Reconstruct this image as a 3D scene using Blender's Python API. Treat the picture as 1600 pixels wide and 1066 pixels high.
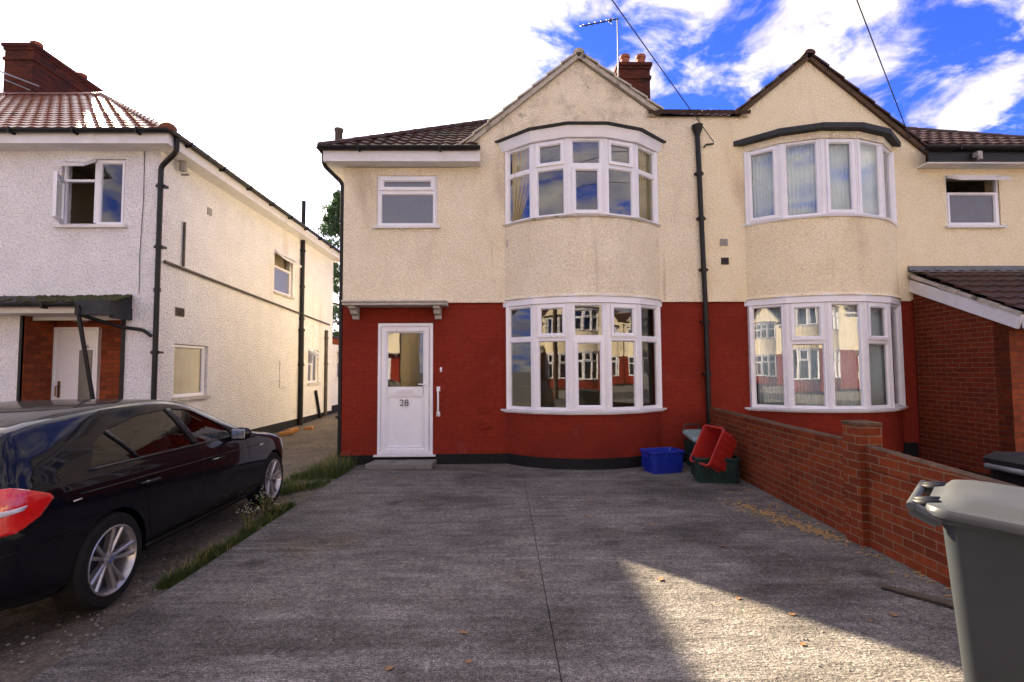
import bpy, bmesh, math, random
from mathutils import Vector, Matrix
from mathutils.geometry import tessellate_polygon
from mathutils.bvhtree import BVHTree
from math import sin, cos, pi, radians, sqrt, atan2, acos
for o in list(bpy.data.objects): bpy.data.objects.remove(o)
S = bpy.context.scene; COL = S.collection
rnd = random.Random(7)

# ---------------------------------------------------------------- camera
cam = bpy.data.cameras.new('camera'); camo = bpy.data.objects.new('camera', cam); COL.objects.link(camo)
yaw, pitch, roll = radians(.93), radians(3.15), radians(.33)
f = Vector((sin(yaw)*cos(pitch), cos(yaw)*cos(pitch), sin(pitch)))
r = Vector((cos(yaw), -sin(yaw), 0)); u = r.cross(f)
r2 = r*cos(roll) - u*sin(roll); u2 = u*cos(roll) + r*sin(roll)
camo.matrix_world = Matrix(((r2.x, u2.x, -f.x, 0), (r2.y, u2.y, -f.y, 0), (r2.z, u2.z, -f.z, 1.6), (0, 0, 0, 1)))
cam.sensor_width = 36; cam.lens = 18; cam.clip_end = 2000; cam.clip_start = .05
S.camera = camo

# ---------------------------------------------------------------- light
SUN_AZ, SUN_EL = radians(-40.8), radians(29.6)          # azimuth from +Y towards +X
sd = Vector((sin(SUN_AZ)*cos(SUN_EL), cos(SUN_AZ)*cos(SUN_EL), sin(SUN_EL)))
W = bpy.data.worlds.new('World'); S.world = W; W.use_nodes = True
nt = W.node_tree; nt.nodes.clear(); L = nt.links.new
def N(t, **k):
    n = nt.nodes.new(t)
    for a, b in k.items(): setattr(n, a, b)
    return n
out = N('ShaderNodeOutputWorld'); bg = N('ShaderNodeBackground'); bg.inputs[1].default_value = .06
sky = N('ShaderNodeTexSky', sky_type='NISHITA', sun_disc=False, sun_elevation=SUN_EL, sun_rotation=SUN_AZ)
sky.air_density = 1.0; sky.dust_density = .3; sky.ozone_density = 3.0
tc = N('ShaderNodeTexCoord')
# deepen the blue a little (polarised summer sky)
tint = N('ShaderNodeMix', data_type='RGBA', blend_type='MULTIPLY'); tint.inputs[0].default_value = 1
tint.inputs[7].default_value = (.21, .34, .98, 1); L(sky.outputs[0], tint.inputs[6])
sep = N('ShaderNodeSeparateXYZ'); L(tc.outputs['Generated'], sep.inputs[0])
# project the direction on a cloud layer
zz = N('ShaderNodeMath', operation='MAXIMUM'); L(sep.outputs[2], zz.inputs[0]); zz.inputs[1].default_value = 0
za = N('ShaderNodeMath', operation='ADD'); L(zz.outputs[0], za.inputs[0]); za.inputs[1].default_value = .22
dv = N('ShaderNodeVectorMath', operation='DIVIDE'); L(tc.outputs['Generated'], dv.inputs[0])
cz = N('ShaderNodeCombineXYZ')
for i in range(3): L(za.outputs[0], cz.inputs[i])
L(cz.outputs[0], dv.inputs[1])
n1 = N('ShaderNodeTexNoise'); n1.inputs['Scale'].default_value = 5.2; n1.inputs['Detail'].default_value = 9; n1.inputs['Roughness'].default_value = .6; n1.inputs['Distortion'].default_value = .35
mp = N('ShaderNodeMapping'); mp.inputs['Location'].default_value = (5.5, 5.1, 9); L(dv.outputs[0], mp.inputs[0]); L(mp.outputs[0], n1.inputs[0])
dot = N('ShaderNodeVectorMath', operation='DOT_PRODUCT'); L(tc.outputs['Generated'], dot.inputs[0]); dot.inputs[1].default_value = tuple(sd)
near = N('ShaderNodeMapRange', interpolation_type='SMOOTHSTEP'); L(dot.outputs['Value'], near.inputs[0]); near.inputs[1].default_value = .74; near.inputs[2].default_value = .93
addn = N('ShaderNodeMath', operation='MULTIPLY_ADD'); L(near.outputs[0], addn.inputs[0]); addn.inputs[1].default_value = .5; L(n1.outputs[0], addn.inputs[2])
ramp = N('ShaderNodeMapRange', interpolation_type='SMOOTHSTEP'); bk_ = N('ShaderNodeMapRange', interpolation_type='SMOOTHSTEP'); L(sep.outputs[1], bk_.inputs[0]); bk_.inputs[1].default_value = .2; bk_.inputs[2].default_value = -.6; bk_.inputs[3].default_value = 0; bk_.inputs[4].default_value = .09   # thicker cloud added out of view behind the camera to warm the ambient light
ad2 = N('ShaderNodeMath', operation='ADD'); L(addn.outputs[0], ad2.inputs[0]); L(bk_.outputs[0], ad2.inputs[1]); L(ad2.outputs[0], ramp.inputs[0]); ramp.inputs[1].default_value = .43; ramp.inputs[2].default_value = .63
n2 = N('ShaderNodeTexNoise'); n2.inputs['Scale'].default_value = 4.5; n2.inputs['Detail'].default_value = 6; L(mp.outputs[0], n2.inputs[0])
cs = N('ShaderNodeMapRange'); L(n2.outputs[0], cs.inputs[0]); cs.inputs[1].default_value = .35; cs.inputs[2].default_value = .65; cs.inputs[3].default_value = .62; cs.inputs[4].default_value = 1.15
# clouds glow by forward scattering towards the sun
fs = N('ShaderNodeMath', operation='MULTIPLY_ADD'); L(near.outputs[0], fs.inputs[0]); fs.inputs[1].default_value = 9.0; fs.inputs[2].default_value = 5.0
cb = N('ShaderNodeMath', operation='MULTIPLY'); pass
cs.inputs[3].default_value = 0; cs.inputs[4].default_value = 1
cm = N('ShaderNodeMix', data_type='RGBA'); L(cs.outputs[0], cm.inputs[0]); cm.inputs[6].default_value = (.55, .52, .70, 1); cm.inputs[7].default_value = (1.15, 1.04, .93, 1)
cs2 = N('ShaderNodeVectorMath', operation='SCALE'); L(cm.outputs[2], cs2.inputs[0]); L(fs.outputs[0], cs2.inputs['Scale'])
mx = N('ShaderNodeMix', data_type='RGBA'); L(ramp.outputs[0], mx.inputs[0]); L(tint.outputs[2], mx.inputs[6]); L(cs2.outputs[0], mx.inputs[7])
L(mx.outputs[2], bg.inputs[0]); L(bg.outputs[0], out.inputs[0])
sl = bpy.data.lights.new('sun', 'SUN'); sl.energy = 5.0; sl.angle = radians(.8); sl.color = (1, .84, .60)
so = bpy.data.objects.new('sun', sl); COL.objects.link(so); so.rotation_euler = sd.to_track_quat('Z', 'Y').to_euler()
so.location = (-20, 25, 20)
S.view_settings.view_transform = 'Standard'; S.view_settings.look = 'None'
S.view_settings.exposure = 2.42; S.view_settings.gamma = 1
S.render.engine = 'CYCLES'
S.cycles.max_bounces = 8; S.cycles.transparent_max_bounces = 12; S.cycles.glossy_bounces = 4; S.cycles.diffuse_bounces = 5

# ---------------------------------------------------------------- materials
def mat(name, col, col2=None, ns=3., nd=6, rough=.8, bump=None, metal=0, spec=.5, coat=0, stain=None, w2=None, speck=None, grain=None, zstain=None):
    """bump: list of (scale, height m); stain: (scale, colour, lo, hi); speck: (scale, colour, thr)"""
    m = bpy.data.materials.new(name); m.use_nodes = True; t = m.node_tree; l = t.links.new; ns_ = t.nodes
    b = ns_['Principled BSDF']; b.inputs['Roughness'].default_value = rough; b.inputs['Metallic'].default_value = metal
    b.inputs['Specular IOR Level'].default_value = spec; b.inputs['Coat Weight'].default_value = coat; b.inputs['Coat Roughness'].default_value = .04
    co = ns_.new('ShaderNodeTexCoord').outputs['Object']
    cur = None
    if col2:
        n = ns_.new('ShaderNodeTexNoise'); n.inputs['Scale'].default_value = ns; n.inputs['Detail'].default_value = nd; n.inputs['Roughness'].default_value = .65; l(co, n.inputs[0])
        mr = ns_.new('ShaderNodeMapRange'); mr.inputs[1].default_value = .33; mr.inputs[2].default_value = .67; l(n.outputs[0], mr.inputs[0])
        x = ns_.new('ShaderNodeMix'); x.data_type = 'RGBA'; l(mr.outputs[0], x.inputs[0]); x.inputs[6].default_value = (*col, 1); x.inputs[7].default_value = (*col2, 1); cur = x.outputs[2]
    def over(cur, fac, c):
        x = ns_.new('ShaderNodeMix'); x.data_type = 'RGBA'; l(fac, x.inputs[0]); x.inputs[7].default_value = (*c, 1)
        if cur: l(cur, x.inputs[6])
        else: x.inputs[6].default_value = (*col, 1)
        return x.outputs[2]
    for st in (stain or []):
        sc, c, lo, hi = st[:4]; n = ns_.new('ShaderNodeTexNoise'); n.inputs['Detail'].default_value = 5; n.inputs['Scale'].default_value = 1
        mpn = ns_.new('ShaderNodeMapping'); mpn.inputs['Scale'].default_value = sc if isinstance(sc, tuple) else (sc, sc, sc); mpn.inputs['Location'].default_value = (st[4] if len(st) > 4 else 0, 3, 1); l(co, mpn.inputs[0]); l(mpn.outputs[0], n.inputs[0])
        mr = ns_.new('ShaderNodeMapRange'); mr.interpolation_type = 'SMOOTHSTEP'; mr.inputs[1].default_value = lo; mr.inputs[2].default_value = hi; l(n.outputs[0], mr.inputs[0]); cur = over(cur, mr.outputs[0], c)
    if speck:
        for sc, c, thr in speck:
            n = ns_.new('ShaderNodeTexNoise'); n.inputs['Scale'].default_value = sc; n.inputs['Detail'].default_value = 3; l(co, n.inputs[0])
            mr = ns_.new('ShaderNodeMapRange'); mr.inputs[1].default_value = thr; mr.inputs[2].default_value = thr + .06; l(n.outputs[0], mr.inputs[0]); cur = over(cur, mr.outputs[0], c)
    for z0, z1, sc, c, lo, hi in (zstain or []):      # weathering of the exposed top
        sx_ = ns_.new('ShaderNodeSeparateXYZ'); l(co, sx_.inputs[0]); zr = ns_.new('ShaderNodeMapRange'); zr.interpolation_type = 'SMOOTHSTEP'; zr.inputs[1].default_value = z0; zr.inputs[2].default_value = z1; l(sx_.outputs[2], zr.inputs[0])
        n = ns_.new('ShaderNodeTexNoise'); n.inputs['Scale'].default_value = sc; n.inputs['Detail'].default_value = 7; n.inputs['Roughness'].default_value = .7; l(co, n.inputs[0])
        mr = ns_.new('ShaderNodeMapRange'); mr.interpolation_type = 'SMOOTHSTEP'; mr.inputs[1].default_value = lo; mr.inputs[2].default_value = hi; l(n.outputs[0], mr.inputs[0])
        mu = ns_.new('ShaderNodeMath'); mu.operation = 'MULTIPLY'; l(zr.outputs[0], mu.inputs[0]); l(mr.outputs[0], mu.inputs[1]); cur = over(cur, mu.outputs[0], c)
    for sc, lo, hi, a0, a1 in (grain or []):
        n = ns_.new('ShaderNodeTexNoise'); n.inputs['Scale'].default_value = 1; n.inputs['Detail'].default_value = 3; n.inputs['Roughness'].default_value = .6
        mpn = ns_.new('ShaderNodeMapping'); mpn.inputs['Scale'].default_value = sc if isinstance(sc, tuple) else (sc, sc, sc); l(co, mpn.inputs[0]); l(mpn.outputs[0], n.inputs[0])
        mr = ns_.new('ShaderNodeMapRange'); mr.inputs[1].default_value = a0; mr.inputs[2].default_value = a1; mr.inputs[3].default_value = lo; mr.inputs[4].default_value = hi; l(n.outputs[0], mr.inputs[0])
        x = ns_.new('ShaderNodeVectorMath'); x.operation = 'SCALE'
        if cur: l(cur, x.inputs[0])
        else: x.inputs[0].default_value = col
        l(mr.outputs[0], x.inputs['Scale']); cur = x.outputs[0]
    if cur: l(cur, b.inputs['Base Color'])
    else: b.inputs['Base Color'].default_value = (*col, 1)
    prev = None
    for sc, h in (bump or []):
        n = ns_.new('ShaderNodeTexNoise'); n.inputs['Scale'].default_value = 1; n.inputs['Detail'].default_value = 4
        mpn = ns_.new('ShaderNodeMapping'); mpn.inputs['Scale'].default_value = sc if isinstance(sc, tuple) else (sc, sc, sc); l(co, mpn.inputs[0]); l(mpn.outputs[0], n.inputs[0])
        bn = ns_.new('ShaderNodeBump'); bn.inputs['Strength'].default_value = 1; bn.inputs['Distance'].default_value = h; l(n.outputs[0], bn.inputs['Height'])
        if prev: l(prev, bn.inputs['Normal'])
        prev = bn.outputs[0]
    if prev: l(prev, b.inputs['Normal'])
    return m
def brick(name, c1, c2, mort, bump=.006, rough=.85, painted=False, msz=.011, stain=None):
    m = bpy.data.materials.new(name); m.use_nodes = True; t = m.node_tree; l = t.links.new; ns_ = t.nodes
    b = ns_['Principled BSDF']; b.inputs['Roughness'].default_value = rough; b.inputs['Specular IOR Level'].default_value = .12
    tcn = ns_.new('ShaderNodeTexCoord'); uv = tcn.outputs['UV']; co = tcn.outputs['Object']
    w = ns_.new('ShaderNodeTexNoise'); w.inputs['Scale'].default_value = 9; l(co, w.inputs[0])
    ad = ns_.new('ShaderNodeMix'); ad.data_type = 'VECTOR'; ad.inputs[0].default_value = .008 ; l(uv, ad.inputs[4]); l(w.outputs[1], ad.inputs[5])
    br = ns_.new('ShaderNodeTexBrick'); l(ad.outputs[1], br.inputs['Vector']); br.inputs['Scale'].default_value = 1
    br.inputs['Brick Width'].default_value = .225; br.inputs['Row Height'].default_value = .075; br.inputs['Mortar Size'].default_value = msz*.5; br.inputs['Mortar Smooth'].default_value = .25; br.inputs['Bias'].default_value = -.1
    br.inputs['Color1'].default_value = (*c1, 1); br.inputs['Color2'].default_value = (*c2, 1); br.inputs['Mortar'].default_value = (*mort, 1)
    n = ns_.new('ShaderNodeTexNoise'); n.inputs['Scale'].default_value = 12; n.inputs['Detail'].default_value = 8; n.inputs['Roughness'].default_value = .7; l(co, n.inputs[0])
    mr = ns_.new('ShaderNodeMapRange'); mr.inputs[1].default_value = .3; mr.inputs[2].default_value = .7; mr.inputs[3].default_value = .78; mr.inputs[4].default_value = 1.15; l(n.outputs[0], mr.inputs[0])
    x = ns_.new('ShaderNodeVectorMath'); x.operation = 'SCALE'; l(br.outputs[0], x.inputs[0]); l(mr.outputs[0], x.inputs['Scale']); cur = x.outputs[0]
    for sc, c, lo, hi in (stain or []):
        n3 = ns_.new('ShaderNodeTexNoise'); n3.inputs['Detail'].default_value = 6; n3.inputs['Scale'].default_value = sc; l(co, n3.inputs[0])
        m3 = ns_.new('ShaderNodeMapRange'); m3.interpolation_type = 'SMOOTHSTEP'; m3.inputs[1].default_value = lo; m3.inputs[2].default_value = hi; l(n3.outputs[0], m3.inputs[0])
        xx = ns_.new('ShaderNodeMix'); xx.data_type = 'RGBA'; l(m3.outputs[0], xx.inputs[0]); l(cur, xx.inputs[6]); xx.inputs[7].default_value = (*c, 1); cur = xx.outputs[2]
    l(cur, b.inputs['Base Color'])
    iv = ns_.new('ShaderNodeMath'); iv.operation = 'SUBTRACT'; iv.inputs[0].default_value = 1; l(br.outputs['Fac'], iv.inputs[1])
    b1 = ns_.new('ShaderNodeBump'); b1.inputs['Distance'].default_value = bump; l(iv.outputs[0], b1.inputs['Height'])
    n2 = ns_.new('ShaderNodeTexNoise'); n2.inputs['Scale'].default_value = 45; n2.inputs['Detail'].default_value = 5; l(co, n2.inputs[0])
    b2 = ns_.new('ShaderNodeBump'); b2.inputs['Distance'].default_value = .005; l(n2.outputs[0], b2.inputs['Height']); l(b1.outputs[0], b2.inputs['Normal']); l(b2.outputs[0], b.inputs['Normal'])
    return m
def glass(name, tint=(.86, .9, .88), base=.10, wob=.0006):
    m = bpy.data.materials.new(name); m.use_nodes = True; t = m.node_tree; l = t.links.new; ns_ = t.nodes; ns_.remove(ns_['Principled BSDF'])
    g = ns_.new('ShaderNodeBsdfGlossy'); g.inputs['Roughness'].default_value = .01; tr = ns_.new('ShaderNodeBsdfTransparent'); tr.inputs[0].default_value = (*tint, 1)
    fr = ns_.new('ShaderNodeLayerWeight'); fr.inputs['Blend'].default_value = .5
    mr = ns_.new('ShaderNodeMath'); mr.operation = 'POWER'; mr.inputs[1].default_value = 3.2; l(fr.outputs['Facing'], mr.inputs[0])
    ma = ns_.new('ShaderNodeMath'); ma.operation = 'MULTIPLY_ADD'; ma.inputs[1].default_value = .8; ma.inputs[2].default_value = base; ma.use_clamp = True; l(mr.outputs[0], ma.inputs[0])
    tcn = ns_.new('ShaderNodeTexCoord'); n = ns_.new('ShaderNodeTexNoise'); n.inputs['Scale'].default_value = 1.7; n.inputs['Detail'].default_value = 1; l(tcn.outputs['Object'], n.inputs[0])
    b = ns_.new('ShaderNodeBump'); b.inputs['Distance'].default_value = wob; l(n.outputs[0], b.inputs['Height']); l(b.outputs[0], g.inputs['Normal'])
    x = ns_.new('ShaderNodeMixShader'); l(ma.outputs[0], x.inputs[0]); l(tr.outputs[0], x.inputs[1]); l(g.outputs[0], x.inputs[2]); l(x.outputs[0], ns_['Material Output'].inputs[0])
    return m
M = {}
RC = [(42, .80, 1.07, .34, .54), (80, .86, 1.08, .36, .6)]
M['cream'] = mat('cream_roughcast', (.79, .685, .50), (.86, .765, .59), 2.2, rough=.9, bump=[(34, .03), (90, .012)], spec=.15, grain=RC,
    stain=[((1.2, 1.2, .35), (.52, .42, .30), .56, .8), ((9, 9, .45), (.58, .48, .36), .60, .82, 2), ((2.5, 2.5, .5), (.44, .35, .26), .66, .85, 5)])
M['creamtop'] = mat('cream_roughcast_weathered_top', (.79, .685, .50), (.86, .765, .59), 2.2, rough=.9, bump=[(34, .03), (90, .012)], spec=.15, grain=RC, stain=[((1.2, 1.2, .35), (.52, .42, .30), .56, .8), ((9, 9, .45), (.58, .48, .36), .60, .82, 2)],
    zstain=[(5.4, 6.0, 1.7, (.50, .42, .31), .46, .74), (5.5, 6.2, 6., (.32, .27, .20), .56, .76)])
M['cream2'] = mat('yellow_cream_roughcast', (.83, .70, .465), (.88, .765, .54), 2.2, rough=.9, bump=[(34, .025), (90, .012)], spec=.15, grain=[(42, .84, 1.06, .34, .54), (80, .88, 1.06, .36, .6)],
    stain=[((1.2, 1.2, .35), (.60, .45, .29), .58, .8)])
M['cream_gable'] = mat('cream_roughcast_weathered', (.60, .49, .34), (.70, .58, .41), 2.2, rough=.9, bump=[(34, .03), (90, .012)], spec=.15, grain=RC + [(9, .70, 1.08, .34, .52)],
    stain=[((1.6, 1.6, 1.2), (.38, .31, .23), .48, .78), ((5, 5, 4), (.22, .19, .15), .56, .82, 3)])
RW = [(32, .80, 1.08, .34, .52), (70, .86, 1.08, .36, .6)]
M['white_rough'] = mat('white_roughcast', (.76, .74, .75), (.86, .83, .85), 2.5, rough=.9, bump=[(26, .045), (80, .016)], spec=.15, grain=RW, stain=[((1.3, 1.3, .3), (.58, .54, .5), .6, .85)])
M['white_side'] = mat('off_white_roughcast', (.76, .75, .76), (.84, .83, .84), 2.5, rough=.9, bump=[(26, .045), (80, .016)], spec=.15, grain=RW, stain=[((1.3, 1.3, .3), (.60, .53, .45), .6, .85)])
M['red'] = brick('red_painted_brick', (.212, .025, .0125), (.195, .0225, .0115), (.188, .0215, .0108), .0022, .8, stain=[(1.1, (.150, .018, .0095), .46, .72), (2.4, (.20, .042, .034), .58, .82), (14, (.09, .016, .012), .66, .8)])
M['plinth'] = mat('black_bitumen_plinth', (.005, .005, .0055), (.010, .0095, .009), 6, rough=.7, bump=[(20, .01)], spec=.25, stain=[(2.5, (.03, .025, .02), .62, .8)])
M['upvc'] = mat('white_upvc', (.78, .77, .80), (.72, .71, .75), 5, rough=.32, bump=[(8, .0006)], stain=[((6, 6, 2), (.60, .58, .56), .66, .9)])
M['whitepaint'] = mat('white_painted_timber', (.70, .69, .71), (.60, .585, .59), 5, rough=.5, bump=[((3, 3, 40), .002)], stain=[((4, 4, 1.5), (.44, .42, .38), .62, .85)])
M['stone'] = mat('painted_stone', (.56, .52, .46), (.40, .37, .32), 6, rough=.85, bump=[(40, .006)], stain=[(5, (.16, .14, .11), .6, .8)])
M['lead'] = mat('grey_lead', (.085, .09, .10), (.15, .155, .165), 5, rough=.55, bump=[(12, .006)])
M['felt'] = mat('dark_roofing_felt', (.012, .014, .016), (.028, .03, .032), 8, rough=.75, bump=[(40, .005)])
M['blackpipe'] = mat('black_painted_iron', (.005, .0045, .005), (.012, .010, .010), 7, rough=.45, spec=.3, bump=[(30, .002)])
M['greypipe'] = mat('weathered_grey_pipe', (.035, .026, .02), (.08, .065, .05), 7, rough=.6, bump=[(30, .003)])
M['tiles'] = mat('dark_brown_roof_tile', (.026, .010, .007), (.062, .022, .014), 7, rough=.7, bump=[(26, .006)], stain=[(2.2, (.03, .026, .016), .5, .72), (9, (.13, .05, .03), .62, .8)])
M['tiles_red'] = mat('red_roof_tile', (.16, .055, .035), (.23, .085, .05), 5, rough=.42, bump=[(26, .005)], stain=[(3, (.07, .04, .03), .55, .75)])
M['mortar'] = mat('cement_verge', (.50, .45, .38), (.36, .32, .26), 9, rough=.95, bump=[(45, .012)], stain=[(5, (.10, .085, .06), .55, .75)])
M['brick'] = brick('orange_red_brick', (.30, .065, .022), (.15, .035, .016), (.12, .075, .045), .007, stain=[(2.2, (.11, .06, .04), .66, .9)])
M['brickwall'] = brick('garden_wall_brick', (.205, .042, .014), (.12, .025, .010), (.19, .125, .075), .008, stain=[(2.0, (.13, .08, .05), .62, .9), (7, (.55, .45, .40), .735, .8)])
M['brickext'] = brick('dark_red_brick', (.17, .027, .010), (.115, .018, .008), (.20, .11, .055), .007, stain=[(1.4, (.07, .03, .025), .6, .85)])
M['chimbrick'] = brick('sooty_brick', (.105, .026, .014), (.05, .016, .011), (.06, .045, .035), .009, stain=[(3, (.03, .022, .02), .52, .75)])
M['wallmortar'] = mat('dirty_brown_mortar', (.14, .085, .05), (.075, .05, .032), 9, rough=.95, spec=.15, bump=[(45, .012)], stain=[(5, (.05, .045, .02), .5, .72)])
M['terracotta'] = mat('terracotta', (.33, .10, .045), (.20, .06, .03), 8, rough=.8, bump=[(30, .004)])
M['glass'] = glass('window_glass', base=.115)
M['glass2'] = glass('window_glass_bright', base=.17)
M['frost'] = mat('frosted_glass', (.125, .135, .165), (.095, .10, .13), 30, rough=.28, bump=[(160, .0012)], spec=.9)
M['frost2'] = mat('frosted_glass_dark', (.09, .09, .095), (.06, .06, .07), 30, rough=.28, bump=[(160, .0012)], spec=.9)
M['brownglass'] = mat('textured_grey_glass', (.20, .19, .17), (.14, .13, .11), 3, rough=.25, spec=.9)
M['room'] = mat('room_plaster', (.30, .25, .17), (.26, .21, .15), 2, rough=.9)
M['floorboard'] = mat('room_floor', (.14, .07, .035), (.10, .05, .025), 2, rough=.5)
M['net'] = mat('net_curtain', (.60, .66, .68), (.46, .52, .54), 2, rough=.9, bump=[(60, .002)])
M['curtain'] = mat('beige_curtain', (.42, .36, .22), (.35, .29, .17), 3, rough=.9)
M['darkcurtain'] = mat('dark_curtain', (.10, .075, .06), (.07, .05, .04), 3, rough=.9)
M['concrete'] = None
M['alley'] = mat('earthy_old_concrete', (.085, .066, .046), (.15, .118, .082), 1.6, rough=.95, bump=[(14, .02), (70, .008)], stain=[((.9, .5, 1), (.05, .035, .02), .5, .7), (3.2, (.06, .07, .02), .6, .74)], grain=[(60, .6, 1.4, .35, .65), (18, .7, 1.25, .36, .64)], speck=[(34, (.30, .26, .2), .69)])
M['asphalt'] = mat('asphalt', (.05, .05, .052), (.065, .064, .063), 3, rough=.9, bump=[(90, .006)])
M['soil'] = mat('dark_soil', (.018, .013, .010), (.03, .022, .016), 5, rough=1, bump=[(18, .03)])
M['step'] = mat('doorstep_concrete', (.20, .19, .17), (.15, .14, .125), 4, rough=.9, bump=[(50, .006)], stain=[(4, (.09, .085, .07), .55, .75)])
M['carpaint'] = mat('black_car_paint', (.0022, .0022, .004), rough=.5, coat=.6, spec=.05)
M['carglass'] = glass('car_window_glass', tint=(.50, .54, .54), base=.05)
M['carglass_dark'] = mat('rear_privacy_glass', (.008, .009, .011), rough=.04, spec=.9)
M['carint'] = mat('car_interior', (.018, .018, .02), (.03, .03, .032), 9, rough=.8)
M['trim'] = mat('black_plastic_trim', (.005, .005, .005), rough=.4, spec=.2)
M['tyre'] = mat('rubber', (.008, .0075, .007), (.013, .012, .011), 20, rough=.8, spec=.2, bump=[(90, .002)])
M['alloy'] = mat('alloy_wheel', (.42, .40, .40), (.34, .32, .32), 8, rough=.3, metal=.75)
M['darkmetal'] = mat('brake_metal', (.06, .06, .065), rough=.5, metal=.8)
M['taillight'] = mat('red_tail_lamp', (.62, .012, .010), (.50, .006, .008), 14, rough=.12, coat=1, bump=[((90, 90, 3), .0015)])
M['clearlamp'] = mat('clear_lamp', (.66, .62, .66), (.5, .47, .5), 40, rough=.12, coat=1)
M['chrome'] = mat('chrome', (.7, .7, .72), rough=.12, metal=1)
M['blueenamel'] = mat('blue_enamel', (.02, .08, .40), rough=.25, coat=.6)
M['amber'] = mat('amber', (.5, .42, .38), rough=.2, coat=.5)
M['brass'] = mat('brass', (.25, .12, .05), rough=.35, metal=.8)
M['ink'] = mat('number_paint', (.07, .055, .05), rough=.5)
M['greybin'] = mat('grey_bin_plastic', (.026, .030, .035), (.034, .038, .043), 3, rough=.45, bump=[(220, .0009)], spec=.35, stain=[((1.5, 1.5, 1), (.018, .028, .027), .5, .8), ((20, 20, 3), (.05, .05, .048), .70, .8)])
M['greylid'] = mat('grey_bin_lid_plastic', (.036, .040, .044), (.048, .052, .055), 4, rough=.5, bump=[(200, .0008)], stain=[(8, (.24, .23, .2), .66, .8)])
M['blackplastic'] = mat('black_plastic', (.008, .008, .010), rough=.5, spec=.3)
M['bluebox'] = mat('blue_plastic', (.012, .030, .33), (.010, .022, .24), 8, rough=.38, stain=[(9, (.02, .10, .26), .6, .8)])
M['greenbox'] = mat('green_plastic', (.010, .035, .028), (.008, .026, .022), 8, rough=.4, stain=[(7, (.03, .05, .04), .6, .8)])
M['redbox'] = mat('red_plastic', (.40, .022, .016), (.33, .018, .014), 6, rough=.42, stain=[(9, (.25, .04, .03), .6, .8)])
M['greylid2'] = mat('pale_green_grey_lid', (.22, .30, .29), (.17, .24, .23), 8, rough=.45)
M['alu'] = mat('galvanised', (.25, .25, .26), rough=.45, metal=.7)
M['wire'] = mat('cable_black', (.02, .02, .025), rough=.6)
M['ventbrown'] = mat('clay_air_brick', (.17, .13, .10), (.12, .09, .07), 20, rough=.9)
M['ventgrey'] = mat('grey_louvre', (.30, .28, .26), rough=.7)
M['ventdark'] = mat('dark_grille', (.03, .025, .024), rough=.8)
M['leafdry'] = mat('dry_leaf', (.30, .15, .05), (.20, .09, .03), 20, rough=.8)
M['chips'] = mat('wood_chips', (.42, .27, .11), (.27, .16, .06), 30, rough=.9)
M['orange'] = mat('orange_rubble', (.50, .24, .06), (.4, .16, .04), 12, rough=.9)
M['blossom'] = mat('white_blossom', (.34, .34, .27), rough=.8)
M['moss'] = mat('moss', (.035, .04, .012), (.06, .06, .02), 20, rough=1, bump=[(60, .01)])
def leafmat(name, a, b, tr=.3):
    m = mat(name, a, b, 6, rough=.65); t = m.node_tree; p = t.nodes['Principled BSDF']
    d = t.nodes.new('ShaderNodeBsdfTranslucent'); x = t.nodes.new('ShaderNodeMixShader'); x.inputs[0].default_value = tr
    d.inputs[0].default_value = (a[0]*1.6, a[1]*1.7, a[2], 1)
    t.links.new(p.outputs[0], x.inputs[1]); t.links.new(d.outputs[0], x.inputs[2]); t.links.new(x.outputs[0], t.nodes['Material Output'].inputs[0]); return m
M['grass'] = leafmat('grass_blade', (.028, .062, .008), (.085, .10, .02), .3)
M['straw'] = leafmat('dry_grass_blade', (.30, .23, .09), (.20, .16, .05), .3)
M['leaf'] = leafmat('conifer_leaf', (.022, .055, .018), (.045, .08, .03), .25)
M['bark'] = mat('bark', (.06, .045, .03), (.09, .07, .05), 5, rough=.95, bump=[(20, .02)])
M['timber'] = mat('weathered_timber', (.10, .06, .03), (.06, .035, .02), 6, rough=.9)
def concrete():
    m = mat('brushed_concrete', (.104, .093, .083), (.158, .143, .128), 1.6, rough=.92, spec=.2,
        bump=[((5, 30, 1), .012), ((30, 80, 1), .010), (55, .010)],
        stain=[((.7, 1.1, 1), (.068, .060, .053), .46, .70), ((.22, 2.2, 1), (.175, .16, .145), .55, .76, 4), ((1.0, 6, 1), (.19, .175, .16), .58, .80, 9), (.9, (.15, .108, .06), .60, .84, 7), (2.6, (.06, .052, .046), .64, .76, 3)],
        grain=[((34, 90, 1), .62, 1.42, .34, .66), (100, .45, 1.6, .36, .64), (22, .75, 1.25, .35, .65), ((.8, 22, 1), .90, 1.10, .38, .62), ((3, 7, 1), .82, 1.18, .38, .62)],
        speck=[(75, (.36, .33, .30), .655), (60, (.035, .03, .028), .66), (7, (.03, .026, .025), .73)])
    return m
M['concrete'] = concrete()

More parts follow.
